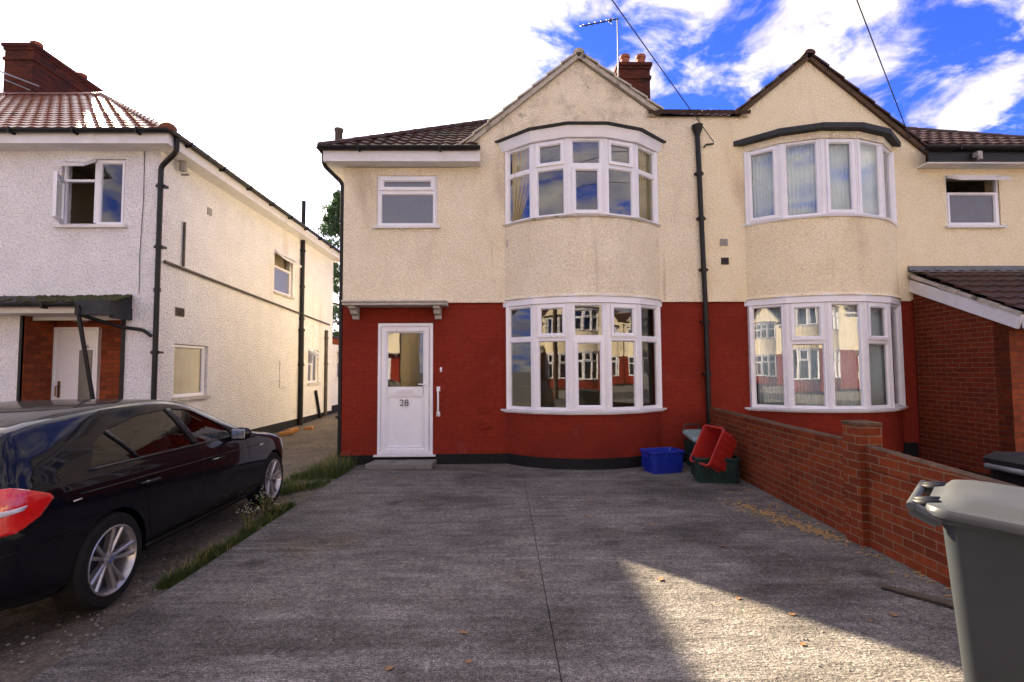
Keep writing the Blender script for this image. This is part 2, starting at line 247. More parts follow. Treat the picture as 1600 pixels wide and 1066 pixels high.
# ---------------------------------------------------------------- mesh helpers
def tag(o, label=None, cat=None, group=None, kind=None):
    for k, v in (('label', label), ('category', cat), ('group', group), ('kind', kind)):
        if v: o[k] = v
    return o
def thing(name, loc, label, cat, group=None, rz=0):
    o = bpy.data.objects.new(name, None); COL.objects.link(o); o.location = loc; o.rotation_euler = (0, 0, rz); o.empty_display_size = .2
    return tag(o, label, cat, group)
def worldloc(p):
    v = Vector((0, 0, 0))
    while p is not None: v += p.location; p = p.parent
    return v
class MB:
    def __init__(s): s.v = []; s.f = []; s.sm = []; s.mi = []; s.cm = 0
    def add(s, vs, fs, smooth=False):
        k = len(s.v); s.v += [tuple(v) for v in vs]; s.f += [tuple(i + k for i in f_) for f_ in fs]; s.sm += [smooth]*len(fs); s.mi += [s.cm]*len(fs); return s
    def box(s, x0, y0, z0, x1, y1, z1, ch=0):
        if ch:
            p = [(x0, y0, z0), (x1, y1, z1)]
        v = [(x, y, z) for z in (z0, z1) for y in (y0, y1) for x in (x0, x1)]
        return s.add(v, [(0, 2, 3, 1), (4, 5, 7, 6), (0, 1, 5, 4), (2, 6, 7, 3), (0, 4, 6, 2), (1, 3, 7, 5)])
    def obox(s, c, ax, ay, az, hx, hy, hz):
        c = Vector(c); ax, ay, az = (Vector(a).normalized() for a in (ax, ay, az))
        v = [c + ax*i*hx + ay*j*hy + az*k*hz for k in (-1, 1) for j in (-1, 1) for i in (-1, 1)]
        return s.add(v, [(0, 2, 3, 1), (4, 5, 7, 6), (0, 1, 5, 4), (2, 6, 7, 3), (0, 4, 6, 2), (1, 3, 7, 5)])
    def bar(s, a, b, w, h, up=(0, 0, 1)):
        a, b = Vector(a), Vector(b); d = b - a; L_ = d.length; d.normalize(); x = d.cross(Vector(up))
        if x.length < 1e-4: x = d.cross(Vector((0, 1, 0)))
        x.normalize(); z = x.cross(d)
        return s.obox((a + b)/2, d, x, z, L_/2, w/2, h/2)
    def tube(s, pts, rad, n=10, caps=True):
        pts = [Vector(p) for p in pts]; R = rad if isinstance(rad, (list, tuple)) else [rad]*len(pts); rings = []; ref = None
        for i, p in enumerate(pts):
            d = (pts[min(i + 1, len(pts) - 1)] - pts[max(i - 1, 0)]).normalized()
            if ref is None: ref = Vector((0, 0, 1)) if abs(d.z) < .9 else Vector((0, 1, 0))
            x = d.cross(ref).normalized(); y = x.cross(d).normalized(); ref = y
            rings.append([p + (x*cos(2*pi*k/n) + y*sin(2*pi*k/n))*R[i] for k in range(n)])
        v = [q for rg in rings for q in rg]; fs = []
        for i in range(len(pts) - 1):
            for k in range(n): a = i*n + k; b = i*n + (k + 1) % n; fs.append((a, b, b + n, a + n))
        s.add(v, fs, True)
        if caps: s.add(rings[0], [tuple(range(n))]); s.add(rings[-1], [tuple(range(n))[::-1]])
        return s
    def lathe(s, prof, c=(0, 0, 0), axis='z', n=24, smooth=True):
        v = []; fs = []
        for r_, h in prof:
            for k in range(n):
                a = 2*pi*k/n; p = (r_*cos(a), r_*sin(a), h)
                if axis == 'x': p = (h, r_*cos(a), r_*sin(a))
                v.append((p[0] + c[0], p[1] + c[1], p[2] + c[2]))
        for i in range(len(prof) - 1):
            for k in range(n): a = i*n + k; b = i*n + (k + 1) % n; fs.append((a, b, b + n, a + n))
        return s.add(v, fs, smooth)
    def slab(s, outline, holes, o, ud, nrm, t):
        """polygon in (u, z) with holes, front face at o, thickness t towards -nrm"""
        o, ud, nrm = Vector(o), Vector(ud), Vector(nrm); loops = [outline] + list(holes); flat = [p for lp in loops for p in lp]
        tri = tessellate_polygon([[Vector((p[0], p[1], 0)) for p in lp] for lp in loops])
        P = lambda p, d: o + ud*p[0] + Vector((0, 0, p[1])) - nrm*d
        s.add([P(p, 0) for p in flat], tri); s.add([P(p, t) for p in flat], tri)
        for lp in loops:
            n = len(lp)
            s.add([P(p, 0) for p in lp] + [P(p, t) for p in lp], [(i, (i + 1) % n, n + (i + 1) % n, n + i) for i in range(n)])
        return s
    def prism(s, poly, z0, z1):
        n = len(poly); tri = tessellate_polygon([[Vector((p[0], p[1], 0)) for p in poly]])
        s.add([(p[0], p[1], z0) for p in poly], tri); s.add([(p[0], p[1], z1) for p in poly], tri)
        return s.add([(p[0], p[1], z) for z in (z0, z1) for p in poly], [(i, (i + 1) % n, n + (i + 1) % n, n + i) for i in range(n)])
    def build(s, name, m, parent=None, local=False, bevel=0, fixn=True):
        me = bpy.data.meshes.new(name); off = Vector((0, 0, 0)) if (local or parent is None) else worldloc(parent)
        me.from_pydata([Vector(v) - off for v in s.v], [], s.f); me.polygons.foreach_set('use_smooth', s.sm)
        ms = m if isinstance(m, (list, tuple)) else [m]
        for k in ms: me.materials.append(M[k] if isinstance(k, str) else k)
        me.polygons.foreach_set('material_index', s.mi)
        bm = bmesh.new(); bm.from_mesh(me); bmesh.ops.remove_doubles(bm, verts=bm.verts, dist=1e-5)
        if fixn: bmesh.ops.recalc_face_normals(bm, faces=bm.faces)
        for e in bm.edges:
            if len(e.link_faces) == 2 and e.calc_face_angle(0) > radians(38): e.smooth = False
        uv = bm.loops.layers.uv.new('UVMap')
        for fc in bm.faces:
            n = fc.normal
            for lp in fc.loops:
                c = lp.vert.co + off
                if abs(n.z) > .7: lp[uv].uv = (c.x, c.y)
                elif abs(n.x) > abs(n.y): lp[uv].uv = (c.y, c.z)
                else: lp[uv].uv = (c.x, c.z)
        bm.to_mesh(me); bm.free(); me.update()
        o = bpy.data.objects.new(name, me); COL.objects.link(o); o.parent = parent
        if bevel:
            b = o.modifiers.new('bevel', 'BEVEL'); b.width = bevel; b.segments = 2; b.limit_method = 'ANGLE'; b.angle_limit = radians(40)
        return o
def tiled(ea, eb, updir, length, clips=(), course=.29, tile=.21, h=.028, amp=.011, sub=4):
    """courses of interlocking tiles as real geometry. ea-eb eaves line, updir slope direction"""
    ea, eb, up = Vector(ea), Vector(eb), Vector(updir).normalized(); ud = eb - ea; wid = ud.length; ud.normalize(); nn = ud.cross(up).normalized()
    if nn.z < 0: nn = -nn
    s = MB(); nu = int(wid/tile*sub) + 2; nc = int(math.ceil(length/course))
    def prof(i, r_):
        ph = (i % sub)/sub; return amp*(1 + cos(2*pi*ph)) 
    v = []; fs = []
    rows = []
    for c in range(nc):
        jit = rnd.uniform(-.003, .003)
        for (t, hh) in ((c*course - .03, h + .004), (c*course - .029, h + .004 + .001), ((c + 1)*course, 0.0)):
            rows.append((min(t, length), hh + jit, c))
    for t, hh, c in rows:
        off = 0
        for i in range(nu):
            x = min(i*tile/sub, wid)
            v.append(ea + ud*x + up*t + nn*(hh + prof(i, c)))
    # lips
    for ri in range(len(rows) - 1):
        if ri % 3 == 0: continue
        for i in range(nu - 1): a = ri*nu + i; fs.append((a, a + 1, a + nu + 1, a + nu))
    s.add(v, fs)
    # front lip of each course
    for c in range(nc):
        k = len(s.v); base = []
        for i in range(nu):
            x = min(i*tile/sub, wid); p = ea + ud*x + up*(c*course - .03)
            base.append(p + nn*(h + .004 + prof(i, c))); 
        for i in range(nu):
            x = min(i*tile/sub, wid); p = ea + ud*x + up*(c*course - .03); base.append(p - nn*.004)
        s.add(base, [(i, i + 1, nu + i + 1, nu + i) for i in range(nu - 1)])
    # underlay
    s.add([ea - nn*.05, eb - nn*.05, eb - nn*.05 + up*length, ea - nn*.05 + up*length], [(0, 1, 2, 3)])
    bm = bmesh.new(); vs = [bm.verts.new(p) for p in s.v]
    for f_ in s.f:
        try: bm.faces.new([vs[i] for i in f_])
        except ValueError: pass
    for co, no in clips:        # keeps the side opposite the normal
        bmesh.ops.bisect_plane(bm, geom=bm.verts[:] + bm.edges[:] + bm.faces[:], plane_co=co, plane_no=no, clear_outer=True)
    r_ = MB(); bm.verts.index_update(); r_.add([v_.co.copy() for v_ in bm.verts], [tuple(x.index for x in f_.verts) for f_ in bm.faces]); bm.free()
    return r_
def ridge_tiles(mb, a, b, rad=.12, seg=.33):
    a, b = Vector(a), Vector(b); d = b - a; n = max(1, int(d.length/seg)); dn = d.normalized(); x = dn.cross(Vector((0, 0, 1))).normalized(); z = x.cross(dn)
    for i in range(n):
        p0 = a + d*(i/n) - dn*.02; p1 = a + d*((i + 1)/n); v = []
        for p, r_ in ((p0, rad), (p1, rad*.9)):
            for k in range(7): t = pi*k/6; v.append(p + x*cos(t)*r_ + z*(sin(t)*r_*.8 - .03))
        mb.add(v, [(k, k + 1, k + 8, k + 7) for k in range(6)], True)
        mb.add(v[:7], [tuple(range(7))])
    return mb

# ---------------------------------------------------------------- windows
class Plane:
    """a window plane: origin p (x, y), unit direction along, outward normal"""
    def __init__(s, p0, p1):
        s.p = Vector((p0[0], p0[1], 0)); d = Vector((p1[0] - p0[0], p1[1] - p0[1], 0)); s.w = d.length; s.u = d.normalized(); s.n = Vector((s.u.y, -s.u.x, 0))
    def P(s, a, z, d): return s.p + s.u*a + Vector((0, 0, z)) + s.n*d
def ring(mb, pl, u0, u1, z0, z1, w, d0, d1, cham=.35):
    wi = w*(1 - cham); R = []
    for (ins, d) in ((0, d0), (0, d1), (wi, d1), (w, d1 - (d1 - d0)*.45), (w, d0)):
        R.append([pl.P(u0 + ins, z0 + ins, d), pl.P(u1 - ins, z0 + ins, d), pl.P(u1 - ins, z1 - ins, d), pl.P(u0 + ins, z1 - ins, d)])
    v = [p for q in R for p in q]; fs = []
    for i in range(5):
        j = (i + 1) % 5
        for k in range(4): fs.append((i*4 + k, i*4 + (k + 1) % 4, j*4 + (k + 1) % 4, j*4 + k))
    mb.add(v, fs)
def lights(pl, u0, u1, rows, win, gm='glass', fw=.05, name='window_light'):
    """rows: [(z0, z1, kind)] kind: f fixed, s sash. Frame rings in one mesh, each pane its own."""
    fr = MB()
    for z0, z1, k in rows:
        ring(fr, pl, u0, u1, z0, z1, fw, -.035, .022)
        w = fw
        if k == 's': ring(fr, pl, u0 + fw*.55, u1 - fw*.55, z0 + fw*.55, z1 - fw*.55, .062, .0, .048); w = fw*.55 + .058
        g = MB(); a, b = u0 + w - .012, u1 - w + .012; c, d = z0 + w - .012, z1 - w + .012; dd = .002 if k == 's' else -.012
        g.add([pl.P(a, c, dd), pl.P(b, c, dd), pl.P(b, d, dd), pl.P(a, d, dd)], [(0, 1, 2, 3)])
        gk = g.build('pane', gm, win, fixn=False)
    return fr
BX = dict(R=1.752, ha=radians(48.9), off=.6)
def bay_vertices(cx, yw, o=0., nseg=5):
    R = BX['R'] + o; cy = yw - BX['off'] + BX['R']; e = acos((cy - yw)/R)
    if nseg == 5 and abs(o) < .3: angs = [-e, -radians(29.3), -radians(9.8), radians(9.8), radians(29.3), e]
    else: angs = [-e + 2*e*i/nseg for i in range(nseg + 1)]
    return [(cx + R*sin(a), cy - R*cos(a)) for a in angs]
def arc_solid(mb, cx, yw, o, z0, z1, n=28, o1=None):
    """bowed wall, front surface only plus caps; o1 flares the bottom"""
    a = bay_vertices(cx, yw, o if o1 is None else o1, n); b = bay_vertices(cx, yw, o, n); k = n + 1
    mb.add([(p[0], p[1], z0) for p in a] + [(p[0], p[1], z1) for p in b], [(i, i + 1, k + i + 1, k + i) for i in range(n)], True)
    mb.add([(p[0], p[1], z1) for p in b], [tuple(range(k))]); mb.add([(p[0], p[1], z0) for p in a], [tuple(range(k))])
def facet_solid(mb, cx, yw, o, z0, z1, o0=None):
    a = bay_vertices(cx, yw, o if o0 is None else o0); b = bay_vertices(cx, yw, o)
    a = [(a[0][0], yw + .01)] + a[1:-1] + [(a[-1][0], yw + .01)]; b = [(b[0][0], yw + .01)] + b[1:-1] + [(b[-1][0], yw + .01)]
    mb.add([(p[0], p[1], z0) for p in a] + [(p[0], p[1], z1) for p in b], [(i, (i + 1) % 6, 6 + (i + 1) % 6, 6 + i) for i in range(6)])
    mb.add([(p[0], p[1], z1) for p in b], [tuple(range(6))]); mb.add([(p[0], p[1], z0) for p in a], [tuple(range(6))])
def bay_window(house, cx, yw, z0, z1, rows5, label, gm='glass'):
    win = MB(); vs = bay_vertices(cx, yw, 0)
    holder = None; posts = MB()
    for i, (x, y) in enumerate(vs):
        a = atan2(x - cx, (yw - BX['off'] + BX['R']) - y); n = Vector((sin(a), -cos(a), 0)); t = Vector((cos(a), sin(a), 0))
        hw = .036 if 0 < i < 5 else .03; c = Vector((x, y, (z0 + z1)/2)) - n*.016
        if i in (0, 5): c = Vector((x + (.02 if i == 0 else -.02), y - .03, (z0 + z1)/2)); n = Vector((0, -1, 0)); t = Vector((1, 0, 0))
        posts.obox(c, t, n, (0, 0, 1), hw, .04, (z1 - z0)/2 - .001)
        if 0 < i < 5: posts.obox(c + n*.046, t, n, (0, 0, 1), .010, .007, (z1 - z0)/2 - .002)
    holder = posts.build('bay_window', 'upvc', house, bevel=.004)
    if label: holder['label'] = label
    fr = MB()
    for i in range(5):
        pl = Plane(vs[i], vs[i + 1]); u0 = .034 if i else .045; u1 = pl.w - (.034 if i < 4 else .045)
        f_ = lights(pl, u0, u1, rows5[i], holder, gm); k = len(fr.v); fr.add(f_.v, f_.f)
    fr.build('frame', 'upvc', holder)
    return holder
def room(house, x0, x1, y0, y1, z0, z1):
    s = MB(); v = [(x, y, z) for z in (z0, z1) for y in (y0, y1) for x in (x0, x1)]
    s.cm = 0; s.add(v, [(4, 5, 7, 6), (2, 6, 7, 3), (0, 4, 6, 2), (1, 3, 7, 5)]); s.cm = 1; s.add(v, [(0, 2, 3, 1)]); return s.build('room', ['room', 'floorboard'], house)
def curtain(x0, y0, x1, y1, z0, z1, m, label, cat='curtain', waves=9, amp=.03, taper=0, group=None, name='curtain'):
    s = MB(); n = waves*8; v = []
    dx, dy = x1 - x0, y1 - y0; L_ = sqrt(dx*dx + dy*dy); nx, ny = -dy/L_, dx/L_
    for j in range(5):
        q = j/4; wq = 1 - taper*(1 - q)**1.5
        for i in range(n + 1):
            t = i/n*wq; a = amp*sin(i/n*waves*2*pi + .6*sin(q*3)) ; v.append((x0 + dx*t + nx*a, y0 + dy*t + ny*a, z0 + (z1 - z0)*q))
    s.add(v, [(j*(n + 1) + i, j*(n + 1) + i + 1, (j + 1)*(n + 1) + i + 1, (j + 1)*(n + 1) + i) for j in range(4) for i in range(n)], True)
    o = s.build(name, m, None); md = o.modifiers.new('thickness', 'SOLIDIFY'); md.thickness = .004
    return tag(o, label, cat, group)
def text_obj(txt, size, mtl, parent, M4, extrude=.002, name='house_number'):
    c = bpy.data.curves.new(name, 'FONT'); c.body = txt; c.size = size; c.extrude = extrude; c.align_x = 'CENTER'
    t = bpy.data.objects.new(name, c); COL.objects.link(t); dg = bpy.context.evaluated_depsgraph_get(); me = bpy.data.meshes.new_from_object(t.evaluated_get(dg)); bpy.data.objects.remove(t)
    me.transform(M4); me.materials.clear(); me.materials.append(M[mtl]); o = bpy.data.objects.new(name, me); COL.objects.link(o); o.parent = parent; return o
RX = Matrix.Rotation(pi/2, 4, 'X')

# ================================================================ THE SETTING
g = MB(); g.add([(-300, -300, -.06), (300, -300, -.06), (300, 400, -.06), (-300, 400, -.06)], [(0, 1, 2, 3)])
tag(g.build('ground', 'asphalt'), kind='structure')
def sheet(name, poly, z, m, sub=0):
    s = MB(); s.add([(p[0], p[1], z if len(p) < 3 else p[2]) for p in poly], [tuple(range(len(poly)))]); return tag(s.build(name, m), kind='structure')
dr = MB(); dr.prism([(-2.47, -1.5), (.285, -1.5), (.285, 8.8), (-2.47, 8.8)], -.055, 0); dr.prism([(.291, -1.5), (3.6, -1.5), (3.6, 8.8), (.291, 8.8)], -.055, 0)
tag(dr.build('driveway', 'concrete'), kind='structure')
# shared alley: wavy earthy concrete, rising gently to the back
al = MB(); nx_, ny_ = 60, 140; v = []
from mathutils import noise as mn
for j in range(ny_ + 1):
    y = -2 + 27*j/ny_
    for i in range(nx_ + 1):
        x = -16 + 13.52*i/nx_; z = -.035 + max(0, y - 8.3)*.026 + .018*mn.noise(Vector((x*1.4, y*1.1, 0))) + .008*mn.noise(Vector((x*5, y*5, 3)))
        if x > -2.7 : z = min(z, -.02 + max(0, y - 8.3)*.026)
        v.append((x, y, z))
al.add(v, [(j*(nx_ + 1) + i, j*(nx_ + 1) + i + 1, (j + 1)*(nx_ + 1) + i + 1, (j + 1)*(nx_ + 1) + i) for j in range(ny_) for i in range(nx_)], True)
tag(al.build('alley', 'alley'), kind='structure')
sheet('front_garden', [(3.6, 0), (16, 0), (16, 8.8), (3.6, 8.8)], -.02, 'soil')
pv = MB(); pv.box(-40, -3.6, -.059, 40, -1.52, -.008); tag(pv.build('pavement', 'step'), kind='structure')
rd = sheet('road', [(-60, -9), (60, -9), (60, -3.7), (-60, -3.7)], -.054, 'asphalt')
pv = MB(); pv.box(-40, -16.5, -.059, 40, -9.1, .02); o_ = pv.build('pavement', 'step'); tag(o_, kind='structure')

# ================================================================ HOUSE 28 and its neighbour
YW = 8.8
def gable_roof(house, apex, lf, rf, yfront, yback, mtile='tiles'):
    """two slopes behind the gable face, running back into the main roof"""
    ax, az = apex
    for (fx, fz), sgn in ((lf, -1), (rf, 1)):
        up = Vector((ax - fx, 0, az - fz)); L_ = up.length
        ea = Vector((fx, yfront + .1, fz)); eb = Vector((fx, yback, fz))
        t = tiled(ea + Vector((0, 0, .05)), eb + Vector((0, 0, .05)), up, L_); t.build('gable_roof', mtile, house)
def verge(house, pts, y0, m='mortar', tile='tiles'):
    mb = MB(); mb2 = MB()
    for a, b in zip(pts[:-1], pts[1:]):
        A = Vector((a[0], y0, a[1] - .01)); B = Vector((b[0], y0, b[1] - .01)); d = (B - A); n = Vector((-d.z, 0, d.x)).normalized()
        if n.z < 0: n = -n
        mb.bar(A + n*.035, B + n*.035, .09, .07, up=n)
        k = max(1, int(d.length/.33))
        for i in range(k):       # stepped verge tiles
            p = A + d*(i/k); q = A + d*((i + 1)/k); lo, hi = (p, q) if p.z < q.z else (q, p)
            mb2.bar(lo + n*.108 + Vector((0, .05, 0)), hi + n*.082 + Vector((0, .05, 0)), .26, .028, up=n)
    mb.build('verge', m, house); mb2.build('verge_tile', tile, house)
RZ = 8.24; RY = 12.95; EZ = 5.34; EY = 8.5      # ridge and eaves of the pair
def gutter(house, pts, r_=.055, m='blackpipe', name='gutter'):
    mb = MB()
    for a, b in zip(pts[:-1], pts[1:]):
        a, b = Vector(a), Vector(b); d = (b - a).normalized(); x = d.cross(Vector((0, 0, 1))).normalized(); v = []
        for p in (a, b):
            for k in range(9): t = pi + pi*k/8; v.append(p + x*cos(t)*r_ + Vector((0, 0, sin(t)*r_)))
            for k in range(8, -1, -1): t = pi + pi*k/8; v.append(p + x*cos(t)*(r_ - .008) + Vector((0, 0, sin(t)*(r_ - .008))))
        mb.add(v, [(k, (k + 1) % 18, 18 + (k + 1) % 18, 18 + k) for k in range(18)])
        mb.add(v[:18], [tuple(range(18))]); mb.add(v[18:], [tuple(range(18))])
        n = max(1, int((b - a).length/.95))
        for i in range(n): p = a + (b - a)*((i + .5)/n); mb.obox(p - Vector((0, 0, .03)), d, x, (0, 0, 1), .012, r_ + .006, .045)
    return mb.build(name, m, house)
def downpipe(house, pts, r_=.038, m='blackpipe', collars=(), name='downpipe', clips=True):
    mb = MB(); P = [Vector(p) for p in pts]
    # round the corners
    Q = [P[0]]
    for i in range(1, len(P) - 1):
        a, b, c = P[i - 1], P[i], P[i + 1]; k = min(.07, (a - b).length/3, (c - b).length/3)
        p0 = b + (a - b).normalized()*k; p1 = b + (c - b).normalized()*k
        for t in (0, .33, .67, 1): Q.append((p0*(1 - t)**2 + b*2*t*(1 - t) + p1*t*t))
    Q.append(P[-1]); mb.tube(Q, r_, 12)
    for z, k in collars:
        for a, b in zip(P[:-1], P[1:]):
            if min(a.z, b.z) <= z <= max(a.z, b.z) and abs(a.z - b.z) > .3:
                t = (z - a.z)/(b.z - a.z); c = a + (b - a)*t; mb.tube([c - Vector((0, 0, .03)), c + Vector((0, 0, .03))], r_*1.3, 12)
                if k: mb.box(c.x - .075, c.y - .01, c.z - .018, c.x + .075, c.y + .09, c.z + .018)
    return mb.build(name, m, house)
def vent(house, x, z, w, h, y, m, back='ventdark', rows=5, nx=None, nrm=(0, -1, 0)):
    n = Vector(nrm); t = Vector((-n.y, n.x, 0)) if nrm != (0, -1, 0) else Vector((1, 0, 0)); c = Vector((x, y, z)); mb = MB()
    mb.obox(c + n*.006, t, n, (0, 0, 1), w/2, .006, h/2); o = mb.build('air_vent', m, house)
    s = MB()
    for i in range(rows): s.obox(c + n*.014 + Vector((0, 0, (i - (rows - 1)/2)*h*.8/rows)), t, n + Vector((0, 0, -.7)), (0, 0, 1), w*.44, .009, h*.22/rows)
    s.build('louvre', back, o)

# ---------- house with the number 28
h1 = thing('house', (.4, 8.8, 0), 'cream upper and red lower semi-detached house with number 28 on its white door', 'house', 'houses of the street')
def front_wall(house, xl, xr, top, holes, zs=2.77):
    """lower painted brick and upper roughcast, split at zs"""
    lo = MB(); lo.slab([(xl, 0), (xr, 0), (xr, zs), (xl, zs)], [h for h in holes if h[0][1] < zs - .2], (0, YW, 0), (1, 0, 0), (0, -1, 0), .25); lo.build('lower_wall', 'red', house)
    up = MB(); up.slab([(xl, zs + .002), (xr, zs + .002)] + top, [h for h in holes if h[0][1] > zs], (0, YW - .022, 0), (1, 0, 0), (0, -1, 0), .27)
    return up.build('upper_wall', ['cream'], house)
rect = lambda a, b, c, d: [(a, c), (b, c), (b, d), (a, d)]
holes1 = [rect(.10, 2.64, .9, 2.66), rect(.10, 2.64, 4.1, 5.38), rect(-2.16, -1.21, .14, 2.41), rect(-2.19, -1.14, 4.08, 4.98)]
# upper wall up to the gable foot, weathered gable above
up = MB(); XL1, XM = -2.76, 3.5
up.slab([(XL1, 2.772), (XM, 2.772), (XM, 6.05), (2.72, 6.05), (1.346, 7.07), (-.66, 5.45), (-.66, 5.12), (XL1, 5.12)], [holes1[1], holes1[3]], (0, YW - .022, 0), (1, 0, 0), (0, -1, 0), .27)
up.build('upper_wall', 'creamtop', h1)
lo = MB(); lo.slab([(XL1, 0), (XM, 0), (XM, 2.77), (XL1, 2.77)], [holes1[0], holes1[2]], (0, YW, 0), (1, 0, 0), (0, -1, 0), .25); lo.build('lower_wall', 'red', h1)
# a slim bellcast drip along the cream edge
for a, b in ((XL1 + .03, .03), (2.72, XM)): bc = MB(); bc.bar((a, YW - .03, 2.762), (b, YW - .03, 2.762), .03, .03); bc.build('drip_edge', 'cream', h1)
# flank wall and back
fl = MB(); fl.box(XL1 + .003, YW + .26, 0, XL1 + .25, 17.2, 5.1); fl.build('side_wall', 'cream', h1)
bk = MB(); bk.box(XL1 + .26, 17.0, 0, 3.5, 17.2, 5.1); bk.build('back_wall', 'cream', h1)
pw = MB(); pw.box(3.4, 9.1, 0, 3.49, 16.9, 5.1); pw.build('party_wall', 'room', h1)
def bay(house, cx, rows_g, rows_u, gmg='glass', gmu='glass', side=1, fascia_white=True):
    # lower apron, plinth, middle apron
    a = MB(); arc_solid(a, cx, YW, .0, .17, .885); a.build('bay_wall', 'red', house)
    a = MB(); arc_solid(a, cx, YW, .012, 0, .175); a.build('bay_plinth', 'plinth', house)
    a = MB(); arc_solid(a, cx, YW, .028, 2.835, 4.065); arc_solid(a, cx, YW, .028, 2.78, 2.834, o1=.062); a.build('bay_apron', 'cream' if side > 0 else 'cream2', house)
    g_ = bay_window(house, cx, YW, .925, 2.665, rows_g, 'ground floor bay window', gmg)
    s = MB(); facet_solid(s, cx, YW, .095, .888, .922, o0=.085); facet_solid(s, cx, YW, .05, .868, .887); s.build('sill', 'upvc', g_, bevel=.004)
    s = MB(); facet_solid(s, cx, YW, .055, 2.667, 2.77); facet_solid(s, cx, YW, .075, 2.771, 2.79); s.build('fascia', 'upvc', g_, bevel=.003)
    w_ = bay_window(house, cx, YW, 4.10, 5.385, rows_u, 'upper floor bay window', gmu)
    s = MB(); facet_solid(s, cx, YW, .085, 4.066, 4.098, o0=.07); s.build('sill', 'stone' if fascia_white else 'upvc', w_)
    if fascia_white:
        s = MB(); facet_solid(s, cx, YW, .13, 5.387, 5.56, o0=.075); s.build('fascia', 'upvc', w_, bevel=.003)
        s = MB(); facet_solid(s, cx, YW, .185, 5.562, 5.592, o0=.17); facet_solid(s, cx, YW, .10, 5.593, 5.63, o0=.17); s.build('roof_edge', 'felt', w_)
    else:
        s = MB(); facet_solid(s, cx, YW, .05, 5.387, 5.50); s.build('fascia', 'cream', w_)
        s = MB(); facet_solid(s, cx, YW, .17, 5.502, 5.60); s.build('roof_edge', 'felt', w_, bevel=.01)
    room(house, cx - 1.9, cx + 1.6 if side > 0 else cx + 1.9, YW + .26, 12.6, .18, 2.64)
    room(house, cx - 1.9, cx + 1.6 if side > 0 else cx + 1.9, YW + .26, 12.6, 3.2, 5.6)
    # bay floors and reveals
    s = MB(); s.box(cx - 1.9, YW + .251, .18, cx - 1.272, YW + .259, 2.64); s.box(cx + 1.272, YW + .251, .18, cx + 1.6, YW + .259, 2.64); s.box(cx - 1.272, YW + .251, .18, cx + 1.272, YW + .259, .9); s.build('inner_wall', 'room', house)
T = 2.09; TU = 4.93
rg1 = [[(.927, T, 'f'), (T + .002, 2.663, 'f')], [(.927, T, 'f'), (T + .002, 2.663, 's')], [(.927, T, 's'), (T + .002, 2.663, 'f')], [(.927, T, 'f'), (T + .002, 2.663, 's')], [(.927, T, 'f'), (T + .002, 2.663, 'f')]]
ru1 = [[(4.102, TU, 'f'), (TU + .002, 5.383, 'f')], [(4.102, TU, 'f'), (TU + .002, 5.383, 's')], [(4.102, TU, 's'), (TU + .002, 5.383, 'f')], [(4.102, TU, 'f'), (TU + .002, 5.383, 's')], [(4.102, TU, 'f'), (TU + .002, 5.383, 'f')]]
bay(h1, 1.37, rg1, ru1, 'glass', 'glass2')
# plinth
for q_ in ((XL1 - .015, -2.17, .16), (-1.2, .06, .17), (2.68, 3.5, .19)): s = MB(); s.box(q_[0], YW - .018, 0, q_[1], YW, q_[2]); s.build('plinth', 'plinth', h1)
# flat window above the door
def flat_window(house, x0, x1, z0, z1, y, rows, gm, sillm='whitepaint', deep=.03, label=None):
    pl = Plane((x0, y + deep), (x1, y + deep)); b = MB(); ring(b, pl, 0, pl.w, z0, z1, .035, -.04, .012); w = b.build('window', 'upvc', house)
    if label: w['label'] = label
    f_ = lights(pl, .03, pl.w - .03, rows, w, gm); f_.build('frame', 'upvc', w)
    s = MB(); s.box(x0 - .05, y - .06, z0 - .045, x1 + .05, y + deep + .02, z0 - .002); s.build('sill', sillm, w, bevel=.004); return w
w = flat_window(h1, -2.185, -1.145, 4.085, 4.975, YW - .022, [(4.10, 4.69, 'f'), (4.692, 4.96, 's')], 'frost', label='frosted two light window over the door')
s = MB(); s.box(-2.0, YW - .03, 4.937, -1.6, YW + .0, 4.952); s.build('trickle_vent', 'whitepaint', w)
room(h1, -2.4, -.9, YW + .26, 11.5, 3.4, 5.1)
# front door
d = MB(); pl = Plane((-2.155, YW + .02), (-1.215, YW + .02)); ring(d, pl, 0, pl.w, .165, 2.40, .075, -.05, .02)
door = d.build('front_door', 'upvc', h1, bevel=.003)
d = MB(); ring(d, pl, .07, pl.w - .07, .19, 2.33, .10, -.03, .035); ring(d, pl, .155, pl.w - .155, .28, 1.16, .028, -.02, .026)
d.obox(pl.P(pl.w/2, 1.24, .006), pl.u, pl.n, (0, 0, 1), pl.w/2 - .17, .022, .07); d.obox(pl.P(pl.w/2, .72, -.004), pl.u, pl.n, (0, 0, 1), pl.w/2 - .165, .012, .45)
d.build('door_leaf', 'upvc', door, bevel=.002)
gq = MB(); gq.add([pl.P(.16, 1.31, 0), pl.P(pl.w - .16, 1.31, 0), pl.P(pl.w - .16, 2.24, 0), pl.P(.16, 2.24, 0)], [(0, 1, 2, 3)]); gq.build('pane', 'glass2', door, fixn=False)
s = MB(); s.obox(pl.P(.47, 1.235, .033), pl.u, pl.n, (0, 0, 1), .135, .006, .032); s.build('letterbox', 'whitepaint', door, bevel=.003)
s = MB(); s.obox(pl.P(pl.w - .125, 1.30, .04), pl.u, pl.n, (0, 0, 1), .016, .006, .11); s.tube([pl.P(pl.w - .125, 1.35, .045), pl.P(pl.w - .125, 1.35, .085), pl.P(pl.w - .235, 1.355, .09)], .011, 8); s.build('handle', 'upvc', door)
text_obj('28', .16, 'ink', door, Matrix.Translation(Vector((-1.70, YW + .022 - .036 + .0, .985)) - worldloc(door)) @ RX)
